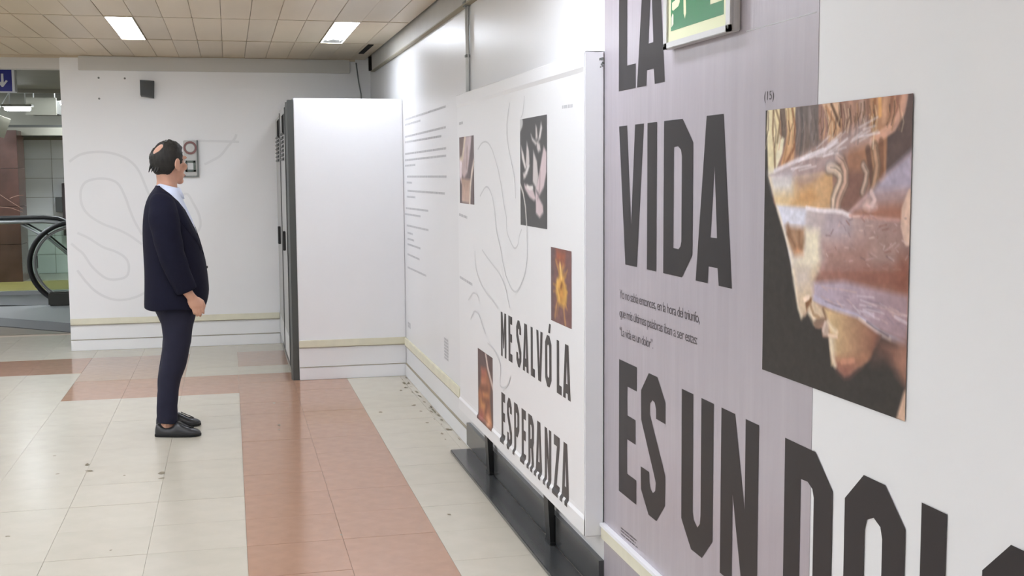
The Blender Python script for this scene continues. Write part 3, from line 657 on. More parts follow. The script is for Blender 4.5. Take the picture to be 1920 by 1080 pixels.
# small pictures: hand, doves, golden figure, brown figure
def frac(x0, y0, x1, y1, pts): return [((a-x0)/(x1-x0), (b-y0)/(y1-y0)) for a, b in pts]
c1 = Canvas(40, 70, (104, 90, 90)); f1 = lambda p: frac(140, 110, 325, 960, p)
c1.poly(f1([(140, 110), (210, 110), (170, 380), (140, 370)]), (120, 100, 94), 1, .05)
c1.poly(f1([(215, 105), (300, 100), (285, 260), (245, 560), (200, 640), (160, 560), (180, 400)]), (186, 164, 162), 1, .06, (196, 180, 182))
c1.line(f1([(215, 120), (180, 380), (150, 410)]), (214, 198, 176), .1, .9, .05); c1.line(f1([(245, 260), (232, 500)]), (150, 122, 112), .06, .6, .06)
c1.poly(f1([(140, 400), (175, 420), (165, 700), (140, 620)]), (226, 212, 216), 1, .05)
c1.poly(f1([(160, 640), (280, 650), (265, 950), (165, 940), (170, 740)]), (170, 140, 122), 1, .05, (196, 168, 152), (0, 1))
c1.poly(f1([(140, 700), (168, 720), (165, 950), (140, 950)]), (86, 72, 76), 1, .04)
c1.line(f1([(325, 430), (300, 560), (280, 720), (268, 960)]), (216, 202, 188), .09, .95, .04); c1.noise(.08, 9, 9, 3)
picture('photo_print', c1, -2.526, 1.3845, -2.135, 1.738, XB, bxo)['label'] = 'small photograph of a raised pale hand'
c2 = Canvas(60, 80, (84, 83, 82)); f2 = lambda p: frac(70, 100, 295, 1020, p)
for pts, col in [([(250, 150), (258, 200), (245, 280), (225, 310), (238, 230)], 0), ([(205, 170), (215, 190), (222, 280), (205, 290)], 1), ([(165, 240), (180, 275), (215, 320), (205, 335), (175, 290)], 0), ([(215, 300), (240, 330), (245, 380), (225, 395), (215, 360)], 1),
                 ([(78, 330), (100, 400), (125, 530), (110, 530), (85, 440)], 0), ([(130, 300), (148, 380), (152, 470), (140, 540), (120, 500), (125, 400)], 1), ([(140, 490), (155, 500), (130, 580), (110, 600), (112, 560)], 0), ([(95, 570), (115, 560), (120, 600), (100, 620)], 1),
                 ([(270, 350), (292, 400), (290, 560), (270, 680), (235, 750), (205, 700), (235, 560)], 2), ([(185, 380), (215, 470), (225, 600), (210, 700), (180, 640)], 1), ([(105, 660), (130, 680), (175, 690), (205, 780), (190, 800), (150, 770), (110, 700)], 2), ([(200, 700), (235, 780), (262, 830), (265, 890), (235, 935), (205, 900), (205, 830)], 2)]:
    c2.poly(f2(pts), [(222, 216, 214), (206, 198, 196), (210, 192, 194)][col], 1, .035)
c2.line(f2([(240, 560), (235, 700), (220, 780)]), (156, 134, 136), .03, .7, .03); c2.line(f2([(130, 680), (150, 695), (178, 690)]), (236, 230, 226), .04, .9, .02)
c2.line(f2([(70, 670), (95, 740), (115, 860), (125, 1020)]), (206, 202, 196), .035, .95, .02); c2.line(f2([(70, 105), (85, 130), (70, 165)]), (214, 214, 212), .09, .9, .03)
picture('photo_print', c2, 3.87-5.006, 1.3235, 3.87-4.562, 1.774, XB, bxo, 1.0)['label'] = 'black and white photograph of three flying doves'
c3 = Canvas(44, 80, (116, 84, 80)); f3 = lambda p: frac(82, 70, 318, 1000, p)
c3.poly(f3([(82, 70), (120, 70), (110, 1000), (82, 1000)]), (98, 84, 84), .8, .1); c3.poly(f3([(150, 90), (250, 120), (240, 250), (150, 240)]), (164, 88, 56), .8, .15)
for k in range(26):
    a = random.uniform(0, 6.28); rr = random.uniform(.28, .5)
    c3.line([(.5+.12*math.cos(a), .5+.2*math.sin(a)), (.5+.42*math.cos(a)*rr*2, .5+.46*math.sin(a)*rr*2)], (190, 140, 76), .03, random.uniform(.4, .8), .04)
c3.poly(f3([(190, 250), (230, 420), (270, 560), (265, 700), (235, 780), (170, 760), (140, 640), (145, 480), (180, 400)]), (206, 160, 84), 1, .08)
c3.poly(f3([(190, 460), (225, 470), (235, 640), (200, 740), (165, 640)]), (176, 122, 60), .7, .1)
c3.line(f3([(160, 470), (155, 560), (180, 690)]), (228, 186, 104), .05, .7, .05); c3.line(f3([(190, 260), (205, 420)]), (240, 204, 130), .06, .8, .05)
c3.line(f3([(210, 500), (200, 540)]), (120, 74, 40), .06, .8, .04); c3.line(f3([(150, 780), (130, 930)]), (190, 146, 90), .06, .7, .05); c3.line(f3([(230, 790), (250, 980)]), (196, 150, 90), .06, .7, .05); c3.noise(.1, 8, 14, 5)
picture('photo_print', c3, 3.87-4.507, .9685, 3.87-4.2175, 1.2575, XB, bxo)['label'] = 'photograph of a glowing golden figure with rays on brown'
c4 = Canvas(34, 70, (92, 74, 72)); f4 = lambda p: frac(75, 90, 250, 930, p)
c4.poly(f4([(110, 300), (180, 280), (225, 420), (215, 620), (245, 930), (90, 880), (75, 640), (110, 480)]), (158, 104, 76), 1, .1)
for pts, col in [([(115, 300), (170, 290), (165, 370), (120, 380)], (156, 94, 82)), ([(110, 440), (165, 400), (170, 470), (120, 520)], (178, 120, 96)), ([(130, 560), (190, 510), (200, 620), (140, 650)], (206, 146, 96)), ([(100, 680), (170, 660), (160, 760), (110, 780)], (200, 142, 92)), ([(165, 820), (200, 790), (235, 860), (200, 920)], (212, 158, 122)), ([(80, 840), (130, 800), (150, 900), (100, 930)], (160, 92, 80))]:
    c4.poly(f4(pts), col, .9, .1)
for pts in ([(110, 540), (150, 530), (190, 500)], [(130, 660), (200, 640)], [(160, 800), (180, 700)]): c4.line(f4(pts), (110, 66, 50), .1, .7, .08)
c4.noise(.12, 7, 10, 6)
c4.line(f4([(170, 100), (195, 250), (250, 430)]), (214, 196, 186), .08, .9, .04)
picture('photo_print', c4, 3.87-5.95, .288, 3.87-5.595, .652, XB, bxo)['label'] = 'photograph of a brown carved figure with a pale diagonal cord'
# torn patch at the top near corner of the box
tr = []
for k in range(7):
    y, z = random.uniform(0, .0), 1.925+random.uniform(-.02, .022); x = 1.278+random.uniform(-.006, .006); s = random.uniform(.002, .006)
    tr.append(([(x-s, 4.0262, z-s), (x+s, 4.0262, z-.6*s), (x+.5*s, 4.0262, z+s), (x-.8*s, 4.0262, z+.8*s)], [[0, 1, 2, 3]]))
o = link('torn_patch', mesh(*join_data(tr)), 'edgegrey', bxo); o['label'] = 'small dark tear at the top near corner'
for y in (5.84, 4.66):
    prism('leg', [(1.236, .236), (1.266, .236), (1.266, .0187), (1.248, .0187)], y-.035, y+.035, 'black', bxo)
    box('foot_clip', 1.244, 1.268, y-.045, y+.045, .0187, .03, 'black', bxo, .002)
# ------------------------------------------------------------------ text print on the far right wall
wt = thing('wall_text_print', 'grey paragraphs of small print on the white right wall between locker and poster box', 'wall text')
def fz(a, b, s=130/401): 
    q = at(740+a*s, 180+b*s, 0, XW-.0005); return (U0-q.y, q.z)
plw = lambda u, z: (XW-.0008, U0-u, z)
for seg in [(60, 138, 296, 60), (60, 168, 150, 142), (60, 237, 296, 180), (60, 268, 270, 232), (60, 336, 298, 302), (60, 372, 298, 345), (60, 404, 120, 398), (72, 466, 300, 466), (70, 500, 100, 502), (75, 548, 290, 564), (70, 582, 120, 586), (65, 648, 195, 664), (60, 682, 150, 696), (70, 748, 196, 776), (75, 790, 105, 800), (75, 825, 112, 836), (75, 856, 150, 882), (75, 914, 145, 946), (75, 990, 182, 1040)]:
    smear_lines('text_line', [fz(seg[0], seg[1])+fz(seg[2], seg[3])], plw, 'grey_ink', wt, .014)
def quad(px0, py0, px1, py1):
    a, b = at(px0, py0, 0, XW), at(px1, py1, 0, XW); return U0-a.y, a.z, U0-b.y, b.z
u0, z0, u1, z1 = quad(833, 634, 841, 678)
smear_lines('logo_block', [(u0, z0-.02*k, u1, z0-.02*k) for k in range(8) if z0-.02*k > z1], plw, 'grey_ink', wt, .014)
u0, z0, u1, z1 = quad(765, 605, 770, 620); smear_lines('logo_block', [(u0, z0, u1, z0), (u0, (z0+z1)/2, u1, (z0+z1)/2)], plw, 'grey_ink', wt, .02)
# ------------------------------------------------------------------ line drawing on the back wall
ld = []
def bwp(a, b): q = at(120+a/3, 240+b/3, 1, YB-.001); return (q.x, q.z)
plb = lambda x, z: (x, YB-.001, z)
for pts in [[(30, 190), (80, 155), (140, 138), (220, 135), (300, 150), (370, 185), (420, 240), (460, 330), (500, 420), (560, 470), (640, 400), (690, 370), (725, 420), (760, 490), (765, 560), (720, 620)],
            [(440, 655), (370, 605), (300, 570), (220, 540), (140, 490), (100, 430), (95, 350), (130, 300), (220, 284), (300, 310), (345, 390), (370, 460), (400, 530), (440, 600)],
            [(75, 590), (140, 620), (220, 670), (290, 695), (345, 730), (365, 775), (355, 830), (310, 850), (250, 850), (200, 820), (150, 770), (110, 710), (75, 680), (40, 650)],
            [(75, 800), (120, 860), (180, 920), (260, 960), (340, 966), (430, 940), (520, 880)],
            [(790, 205), (830, 185), (880, 155), (925, 100), (960, 60), (970, 35)], [(760, 72), (850, 74), (985, 78)]]:
    k_ = len(ld); ld.append(ribbon([bwp(*p) for p in pts], .021, lambda x, z: (x, YB-.001-.0004*k_, z)))
tag(link('wall_drawing', mesh(*join_data(ld)), 'faintback'), 'pale grey looping line drawing printed on the white back wall behind the man', 'wall drawing')
# ------------------------------------------------------------------ things on the back wall
sp = thing('wall_speaker', 'small dark grey wedge loudspeaker high on the back wall', 'speaker', (-.668, YB, 2.29))
v = [(-.06, -.10, .078), (.056, -.055, .075), (.056, 0, .075), (-.06, 0, .078), (-.06, -.10, -.052), (.05, -.075, -.075), (.05, 0, -.075), (-.06, 0, -.06)]
cabm = mesh(v, [[0, 1, 2, 3], [7, 6, 5, 4], [0, 4, 5, 1], [1, 5, 6, 2], [2, 6, 7, 3], [3, 7, 4, 0]])
link('cabinet', cabm, 'speaker', sp)
def lerp3(a, b, t): return Vector(a).lerp(Vector(b), t)
gr = [lerp3(lerp3(v[0], v[1], s), lerp3(v[4], v[5], s), t)+Vector((-.0008, -.0022, 0)) for s, t in ((.08, .08), (.92, .08), (.92, .92), (.08, .92))]
link('grille', mesh(gr, [[0, 1, 2, 3]]), 'lockerdark', sp)
ab = thing('alarm_box', 'pale grey wall box with a red ring and a green square, behind the man\'s face', 'alarm box', (-.322, YB, 1.69))
box('casing', -.062, .052, -.035, 0, -.155, .158, 'boxgrey', ab, .006)
box('side_frame', .052, .064, -.03, 0, -.16, .16, 'edgegrey', ab, .002); box('bottom_frame', -.064, .064, -.03, 0, -.165, -.155, 'edgegrey', ab, .002)
rg = [[(-.003+(r*math.cos(2*math.pi*j/24)), y, .092+r*math.sin(2*math.pi*j/24)) for j in range(24)] for r, y in ((.058, -.034), (.058, -.046), (.042, -.046), (.042, -.034))]
link('ring', mesh(*loft_data(rg, False)), 'red', ab)['label'] = 'dull red ring'
link('bell_disc', mesh(*loft_data([[(-.003+r*math.cos(2*math.pi*j/20), y, .092+r*math.sin(2*math.pi*j/20)) for j in range(20)] for r, y in ((.042, -.036), (.036, -.042), (.001, -.044))])), 'boxgrey', ab)
bm = bmesh.new()
for q in ((-.05, -.03, -.12, -.02), (.02, .04, -.12, -.02), (-.05, .04, -.12, -.10), (-.05, .04, -.04, -.02)): box_bm(q[0], q[1], -.045, -.034, q[2], q[3], .002, bm)
link('square_frame', bm_mesh(bm), 'greenpl', ab)['label'] = 'dark green square frame'
box('push_plate', -.034, .024, -.04, -.034, -.104, -.036, 'pipe', ab, .002)
for px, py, w in ((185, 146, 'upper left of the three by the speaker'), (234, 147, 'nearest to the speaker'), (186, 185, 'lowest of the three by the speaker')):
    q = at(px, py, 1, YB)
    tag(link('wall_plug', mesh(*loft_data(tube_rings([(q.x, YB, q.z), (q.x, YB-.006, q.z)], .009, 8))), 'edgegrey'), 'tiny grey wall plug in the back wall, '+w, 'wall plug', 'wall plugs in the back wall')
q = at(715, 175, 1, YB)
# ------------------------------------------------------------------ hall beyond the opening
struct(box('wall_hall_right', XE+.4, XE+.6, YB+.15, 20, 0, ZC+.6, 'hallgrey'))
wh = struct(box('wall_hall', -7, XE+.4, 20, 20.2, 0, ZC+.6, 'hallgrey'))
tmh = bm_mesh(box_bm(-.197, .197, -.012, 0, -.147, .147, .002)); tmh.materials.append(MT['hallwall'])
for i in range(12):
    for j in range(7):
        o = bpy.data.objects.new('wall_tile', tmh); COL.objects.link(o); o.parent = wh
        o.location = (-4.9+i*.4, 20, .15+j*.3); o.rotation_euler = (random.uniform(-.004, .004), 0, random.uniform(-.004, .004))
hf = struct(box('floor_hall', -7, XE+.4, YB+1.3, 20, -.08, 0, 'hallfloor'))
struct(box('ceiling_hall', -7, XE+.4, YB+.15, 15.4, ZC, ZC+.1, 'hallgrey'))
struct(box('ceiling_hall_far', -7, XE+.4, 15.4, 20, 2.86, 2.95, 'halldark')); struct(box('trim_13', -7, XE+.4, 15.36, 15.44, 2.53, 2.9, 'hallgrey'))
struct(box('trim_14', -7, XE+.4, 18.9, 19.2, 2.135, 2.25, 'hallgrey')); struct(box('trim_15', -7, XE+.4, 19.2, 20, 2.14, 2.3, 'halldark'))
struct(prism('floor_mat', [(at(-60, 592, 2, 0).x, at(-60, 592, 2, 0).y), (at(160, 609, 2, 0).x, at(160, 609, 2, 0).y), (at(160, 626, 2, 0).x, at(160, 626, 2, 0).y), (at(-60, 607, 2, 0).x, at(-60, 607, 2, 0).y)], 0, .006, 'darkmat', None, 2)).name = 'trim_16'
struct(prism('steel', [(at(-60, 573, 2, 0).x, at(-60, 573, 2, 0).y), (at(160, 573, 2, 0).x, at(160, 573, 2, 0).y), (at(160, 609, 2, 0).x, at(160, 609, 2, 0).y), (at(-60, 592, 2, 0).x, at(-60, 592, 2, 0).y)], 0, .004, 'steel', None, 2)).name = 'trim_17'
struct(box('trim_18', -7, XE+.4, 15.05, 16.6, 0, .004, 'darkmat'))
struct(box('trim_19', -7, XE+.4, 16.75, 18.6, 0, .004, 'yellow')); struct(box('trim_20', -7, XE+.4, 16.6, 16.75, 0, .005, 'yline'))
mc = thing('marble_pillar', 'brown veined marble pillar beyond the escalator at the left edge', 'pillar', (-3.4, 18.5, 0))
for k in range(4): box('marble_slab', -.4, .44, 0, .6, k*.55, k*.55+.546, 'marble', mc, .004)
def vein(pts): return ribbon([((at(a, b, 1, 18.498).x+3.4), at(a, b, 1, 18.498).z) for a, b in pts], .006, lambda x, z: (x, -.002, z))
link('white_veins', mesh(*join_data([vein([(0, 365), (20, 378), (43, 392)]), vein([(18, 372), (32, 367), (44, 366)]), vein([(0, 388), (20, 390), (43, 398)])])), mat('marble_vein', (176, 140, 124), .3), mc)
wc = thing('wall_cabinet', 'dark brown stepped box on the tiled hall wall behind the escalator', 'box', (-2.55, 19.96, 0))
box('tall_part', .0, .2, -.1, 0, .6, 1.42, mat('dark_brown_metal', (70, 60, 60), .5), wc, .005); box('side_part', -.1, .0, -.12, 0, .97, 1.2, 'lockerdark', wc, .005)
# direction sign
ds = thing('direction_sign', 'blue lightbox sign with a white down arrow hanging in the opening', 'sign', (-2.3, 12.2, 2.335))
box('face', -.4, .335, -.03, 0, .005, .21, 'blue', ds, .003); box('housing', -.4, .36, 0, .1, 0, .215, 'signwhite', ds, .004); box('side_cap', .335, .36, -.035, 0, 0, .215, 'signwhite', ds, .003)
def arrow(pts): 
    bm = fill_bm([((at(a, b, 1, 12.168).x+2.3), at(a, b, 1, 12.168).z-2.335) for a, b in pts])
    for v in bm.verts: v.co = (v.co.x, -.032, v.co.y)
    bmesh.ops.recalc_face_normals(bm, faces=bm.faces)
    if sum(f.normal.y for f in bm.faces) > 0: bmesh.ops.reverse_faces(bm, faces=bm.faces)
    return link('arrow', bm_mesh(bm), 'signwhite', ds)
arrow([(1.5, 138), (6, 138), (7, 155), (11, 150), (14.5, 152), (6, 163), (3.5, 163), (-5, 154), (-2, 151), (2, 154.5)])
for x in (-.3, .2): tube('hanger', [(x, .05, .21), (x, .05, .26)], .006, 'pipe', ds, 8)
def hall_lamp(name, label, x, y, z, L, tilt):
    t = thing(name, label, 'ceiling light', (x, y, z), tilt)
    box('tube', -L/2, L/2, -.04, .04, -.02, .03, 'lamphall', t, .01); box('reflector', -L/2-.03, L/2+.03, -.1, .1, .03, .06, 'hallgrey', t, .004)
    for s in (-.3, .3): tube('rod', [(s*L, 0, .06), (s*L, 0, 2.86-z)], .008, 'pipe', t, 8)
hall_lamp('tube_lamp', 'lit white tube lamp hanging in the dim hall at the left edge', -2.69, 17, 2.42, .32, -.03)
hall_lamp('tube_lamp', 'small lit lamp half hidden by the left end of the back wall', -2.13, 17.4, 2.52, .16, .1)
for x_, y_, w_ in ((-3.6, 14.8, 'first, left of the escalator'), (-4.2, 17.3, 'second, left of the pillar'), (-4.6, 19.2, 'third, by the tiled wall'), (-1.9, 18.2, 'fourth, behind the back wall')):  # unseen panels added to brighten the dim hall
    t = thing('added_hall_luminaire', 'added ceiling panel brightening the side hall, out of frame, '+w_, 'ceiling light', (x_, y_, ZC if y_ < 15 else 2.86), group='added side hall luminaires')
    box('frame', -.33, .33, -.33, .33, -.012, 0, 'rail', t, .003); box('diffuser', -.3, .3, -.3, .3, -.016, -.01, 'lamphall', t)
# ceiling ducts and loose panels in the far hall
dk = thing('ceiling_duct', 'dark grey boxy duct under the far hall ceiling', 'duct', (-2.45, 17.8, 2.3))
box('duct_body', -.25, .12, 0, .7, .1, .3, 'halldark', dk, .01); box('duct_collar', -.27, .14, -.02, .04, .08, .32, 'hallgrey', dk, .004)
for s in (-.2, .08): tube('hanger', [(s, .3, .3), (s, .3, .56)], .008, 'pipe', dk, 8)
lp = thing('louvre_tray', 'pale louvred panel tilted under the far hall ceiling by the tube lamp', 'panel', (-3.05, 17.2, 2.24), 0)
lp.rotation_euler = (math.radians(-55), math.radians(20), .2)
box('tray', -.2, .2, -.16, .16, -.008, .004, 'hallgrey', lp, .003)
for k in range(6): box('louvre', -.18, .18, -.14+k*.05, -.125+k*.05, .004, .03, 'pipe', lp)
tube('rod', [(0, -.1, 0), (0.1, -.5, .4)], .006, 'pipe', lp, 8)
# ------------------------------------------------------------------ escalators
def escal(name, label, loc): return thing(name, label, 'escalator', loc)
e1 = escal('escalator_balustrade', 'near escalator balustrade with a round black handrail loop', (-1.85, 15, 0))
arc = lambda cx, cz, rx, rz, a0, a1, n: [(cx+rx*math.cos(math.radians(a0+(a1-a0)*i/n)), 0, cz+rz*math.sin(math.radians(a0+(a1-a0)*i/n))) for i in range(n+1)]
loop = [(1.6, 0, .3), (.6, 0, .82)]+arc(.05, .5, .52, .49, 75, 262, 26)
tube('handrail', loop, [(.045, .03)]*len(loop), 'rubber', e1, 10)
loop2 = [(p[0]*.9+.01, 0, .5+(p[2]-.5)*.885) for p in loop]
tube('rail_profile', loop2, [(.03, .016)]*len(loop2), 'steel', e1, 8)
gp = [(p[0]*.86+.01, .5+(p[2]-.5)*.84) for p in loop]+[(.3, .06), (1.5, .06)]
prism('glass_panel', gp, -.006, .006, 'glass', e1)
box('newel_base', -.27, .5, -.09, .09, 0, .17, 'halldark', e1, .02)
box('glass_mark', -.39, -.375, -.009, -.0065, .45, .6, 'lockerdark', e1)
e2 = escal('escalator_balustrade', 'far escalator balustrade with a long black handrail bending down behind the loop', (-2.3, 16.5, 0))
top = [(-2.6, 0, 1.0), (-.6, 0, 1.0), (-.05, 0, 1.005), (.12, 0, .985), (.25, 0, .93), (.5, 0, .78), (.9, 0, .5)]
tube('handrail', top, [(.04, .028)]*len(top), 'rubber', e2, 10)
tube('rail_profile', [(a, b, c-.05) for a, b, c in top], [(.05, .03)]*len(top), 'steel', e2, 8)
prism('glass_panel', [(a, c-.07) for a, b, c in top]+[(.9, .05), (-2.6, .05)], -.006, .006, 'glass', e2)
dl = [(-.34, .02, .92), (0, .02, .72), (.24, .02, .5), (.9, .02, .0)]
tube('inner_deck', dl, [(.03, .02)]*4, 'steel', e2, 8); tube('deck_shadow_gap', [(a, b-.01, c+.05) for a, b, c in dl], [(.012, .012)]*4, 'rubber', e2, 8)
box('skirting', -2.6, .9, -.06, .06, 0, .05, 'steel', e2)
#PERSON
# ------------------------------------------------------------------ the man
PX, PY = -.33, 7.4
man = thing('person', 'standing balding man in navy suit and pale blue shirt, seen from the side, facing right', 'person', (PX, PY, 0))
def sp2(px, py, Y=PY): q = at(px, py, 1, Y); return q.x-PX, q.z
NS = 36
def ring(xb, xf, b, z, yc=0, n=NS, e=2.35, tilt=0):
    xc, a = (xb+xf)/2, (xf-xb)/2; out = []
    for j in range(n):
        t = 2*math.pi*j/n; c, s = math.cos(t), math.sin(t)
        x = a*math.copysign(abs(c)**(2/e), c); y = b*math.copysign(abs(s)**(2/e), s)
        out.append(Vector((xc+x, yc+y, z+tilt*x)))
    return out
def ell(c, r, rot=None, nu=20, nv=12):
    rings = []
    for i in range(1, nv):
        ph = math.pi*i/nv-math.pi/2
        rings.append([Vector((r[0]*math.cos(ph)*math.cos(2*math.pi*j/nu), r[1]*math.cos(ph)*math.sin(2*math.pi*j/nu), r[2]*math.sin(ph))) for j in range(nu)])
    vs, fs = loft_data(rings)
    if rot is not None: vs = [rot @ v for v in vs]
    return [v+Vector(c) for v in vs], fs
def capsule(path, radii, n=12):
    """tapered tube with rounded ends"""
    P = [Vector(p) for p in path]; R = list(radii); d0 = (P[0]-P[1]).normalized(); d1 = (P[-1]-P[-2]).normalized()
    Q, q = [], []
    for k in (.9, .55): Q.append(P[0]+d0*R[0]*k); q.append(R[0]*math.sqrt(1-k*k))
    Q += P; q += R
    for k in (.55, .9): Q.append(P[-1]+d1*R[-1]*k); q.append(R[-1]*math.sqrt(1-k*k))
    return loft_data(tube_rings(Q, q, n))
def fuse(name, parts, m, parent, vox, smooth=4, fac=.5):
    me = mesh(*join_data(parts)); bm = bmesh.new(); bm.from_mesh(me); bmesh.ops.recalc_face_normals(bm, faces=bm.faces); bm.to_mesh(me); bm.free()
    o = link(name, me, None, None)
    r = o.modifiers.new('r', 'REMESH'); r.mode = 'VOXEL'; r.voxel_size = vox; r.use_smooth_shade = True
    s = o.modifiers.new('s', 'SMOOTH'); s.iterations = smooth; s.factor = fac
    bpy.context.view_layer.update()
    nm = bpy.data.meshes.new_from_object(o.evaluated_get(bpy.context.evaluated_depsgraph_get()))
    bpy.data.objects.remove(o); bpy.data.meshes.remove(me)
    return link(name, nm, m, parent, smooth=True)
# --- torso silhouette table: row, back px, front px, half width
TR = [(352, 293, 337, .085), (364, 283, 340.5, .15), (378, 276.5, 345.5, .195), (394, 272.5, 353, .215), (412, 270, 361.5, .222), (430, 269.5, 367.5, .224), (450, 270, 373.5, .222), (470, 271, 378.5, .219), (490, 272, 382.5, .216), (510, 273, 385.5, .214), (530, 273.3, 388, .214), (548, 273, 389.3, .216), (562, 272.6, 387.5, .219), (578, 272.6, 383, .221)]
LAPEL = {352: 302, 364: 320, 378: 335, 394: 347, 412: 356, 430: 364.5, 450: 371.5, 470: 377.5}
rows = []
for py, b, f, hw in TR:
    xb, z = sp2(b, py); xf, _ = sp2(f, py); rows.append((py, xb, xf, hw, z))
# body under the clothes: torso, neck, head, arms, hands, legs, feet fused into one surface
parts = [loft_data([ring(xb+.03, xf-.03, hw-.035, z) for py, xb, xf, hw, z in rows[1:]])]
HC = Vector((sp2(315.5, 301)[0], 0, sp2(315.5, 301)[1]))
HR = Matrix.Rotation(math.radians(42), 3, 'Z')
def hd(*p): return HC+HR @ Vector(p)
def hell(c, r, rot=None):
    R = HR if rot is None else HR @ rot
    return ell(hd(*c), r, R)
parts += [hell((-.004, 0, .004), (.1, .079, .1)), hell((.046, 0, -.04), (.056, .06, .08)), hell((.042, 0, -.088), (.056, .055, .05)), hell((.08, 0, -.12), (.022, .026, .022)),
          hell((.09, .026, .018), (.016, .03, .011)), hell((.09, -.026, .018), (.016, .03, .011)), hell((.074, .046, -.035), (.024, .02, .024)), hell((.074, -.046, -.035), (.024, .02, .024)),
          hell((.100, 0, -.083), (.012, .025, .008)), hell((.097, 0, -.095), (.012, .021, .008))]
parts.append(capsule([hd(.098, 0, .005), hd(.112, 0, -.022), hd(.121, 0, -.045)], [.008, .010, .0135]))
parts += [hell((.113, .013, -.05), (.012, .008, .008)), hell((.113, -.013, -.05), (.012, .008, .008))]
for s in (-1, 1):
    R = Matrix.Rotation(math.radians(14), 3, 'Y') @ Matrix.Rotation(math.radians(s*-18), 3, 'Z')
    parts += [hell((-.004, s*.085, -.018), (.025, .009, .036), R), hell((.008, s*.082, -.05), (.012, .008, .015), R)]
xn, zn = sp2(312, 356)
parts.append(capsule([hd(-.022, 0, -.05), (HC.x-.012, 0, HC.z-.12), (xn, 0, zn-.04)], [.058, .058, .066], 20))
# arms
def arm(side):
    pts = []
    for px, py, y in ((303, 384, .185), (307, 408, .225), (313, 440, .24), (321, 475, .246), (335, 512, .24), (350, 545, .228), (358, 556, .222)):
        x, z = sp2(px, py, PY-.22); pts.append(Vector((x-(0 if side < 0 else .01), side*y, z)))
    return pts
for s in (-1, 1): parts.append(capsule(arm(s), [.05, .052, .05, .045, .04, .03, .027]))
def hand(side):
    out = []
    def h(px, py, y): x, z = sp2(px, py, PY-.22); return Vector((x-(0 if side < 0 else .01), side*y, z))
    out.append(loft_data([[c+Vector((a*math.cos(t), b*math.sin(t), 0)) for t in [2*math.pi*j/14 for j in range(14)]] for c, a, b in ((h(358.5, 553, .221), .026, .019), (h(362, 560, .222), .034, .018), (h(365, 567, .222), .041, .017), (h(368, 574, .218), .042, .015), (h(369, 579, .213), .036, .011))]))
    for bx0, by0, L, k in ((379.5, 573, 1.0, .0), (373.5, 576.5, 1.1, .0), (367.5, 577.5, 1.0, .004), (362, 576, .85, .008)):
        p0 = h(bx0, by0, .217); p00 = p0+Vector((-.006, 0, .03))
        p1 = p0+Vector((.004, -side*.006, -.036*L)); p2 = p1+Vector((.0, -side*.020, -.013*L)); p3 = p2+Vector((-.003, -side*.014, .010))
        out.append(capsule([p00, p0, p1, p2, p3], [.0088, .0098, .0088, .0080, .0070], 10))
    t0 = h(371, 561, .214); t1 = h(379.5, 566, .206); t2 = h(383, 573.5, .2); t3 = h(381.5, 581, .195)
    out.append(capsule([t0, t1, t2, t3], [.014, .0115, .0098, .008], 10))
    return out
for s in (-1, 1): parts += hand(s)
# legs and feet
FN = [(sp2(314, 790, 7.28)[0], -.125, -12), (sp2(314, 790, 7.28)[0]-.012, .12, 2)]
def leg_rows(k):
    x_, y_, _ = FN[k]; rr = []
    for py, b, f, hw, yy in ((592, 297, 367, .098, .09), (612, 303, 362.5, .094, .096), (640, 306, 358.5, .088, .103), (668, 303, 353.5, .08, .108), (690, 299.5, 348, .076, .112), (712, 297, 339.5, .071, .115), (735, 295, 335.5, .068, .118), (762, 294, 333.3, .066, .122), (792, 295, 333, .065, .124)):
        xb, z = sp2(b, py, 7.29); xf, _ = sp2(f, py, 7.29); rr.append((xb-.012*k, xf-.012*k, hw, z, (-yy if k == 0 else yy)))
    return rr
for k in (0, 1):
    rr = leg_rows(k); x_, y_, a_ = FN[k]
    path = [Vector(((r[0]+r[1])/2, r[4], r[3])) for r in rr]+[Vector((x_-.005, y_, .05))]
    parts.append(capsule(path, [.07, .066, .058, .052, .05, .046, .042, .038, .036, .036]))
    ca, sa = math.cos(math.radians(a_)), math.sin(math.radians(a_))
    parts.append(capsule([(x_-.03*ca, y_-.03*sa, .04), (x_+.06*ca, y_+.06*sa, .04), (x_+.15*ca, y_+.15*sa, .03)], [.03, .028, .018]))
body = fuse('body', parts, 'skin', man, .0042, 4)
# eyes, brows, mouth
for s in (-1, 1):
    e = link('eye', mesh(*ell(hd(.0885, s*.03, -.004), (.0125, .0125, .0125), HR)), 'eye', man, smooth=True)
    link('iris', mesh(*ell(hd(.0990, s*.0295, -.004), (.0028, .0058, .0058), HR)), 'iris', e, smooth=True)
    link('eyebrow', mesh(*capsule([hd(.104, s*.012, .017), hd(.106, s*.03, .022), hd(.094, s*.05, .017)], [.004, .0046, .003], 8)), 'hair', man, smooth=True)
link('mouth', mesh(*capsule([hd(.1085, -.02, -.089), hd(.1135, 0, -.088), hd(.1085, .02, -.089)], [.0022, .003, .0022], 8)), 'lip', man, smooth=True)
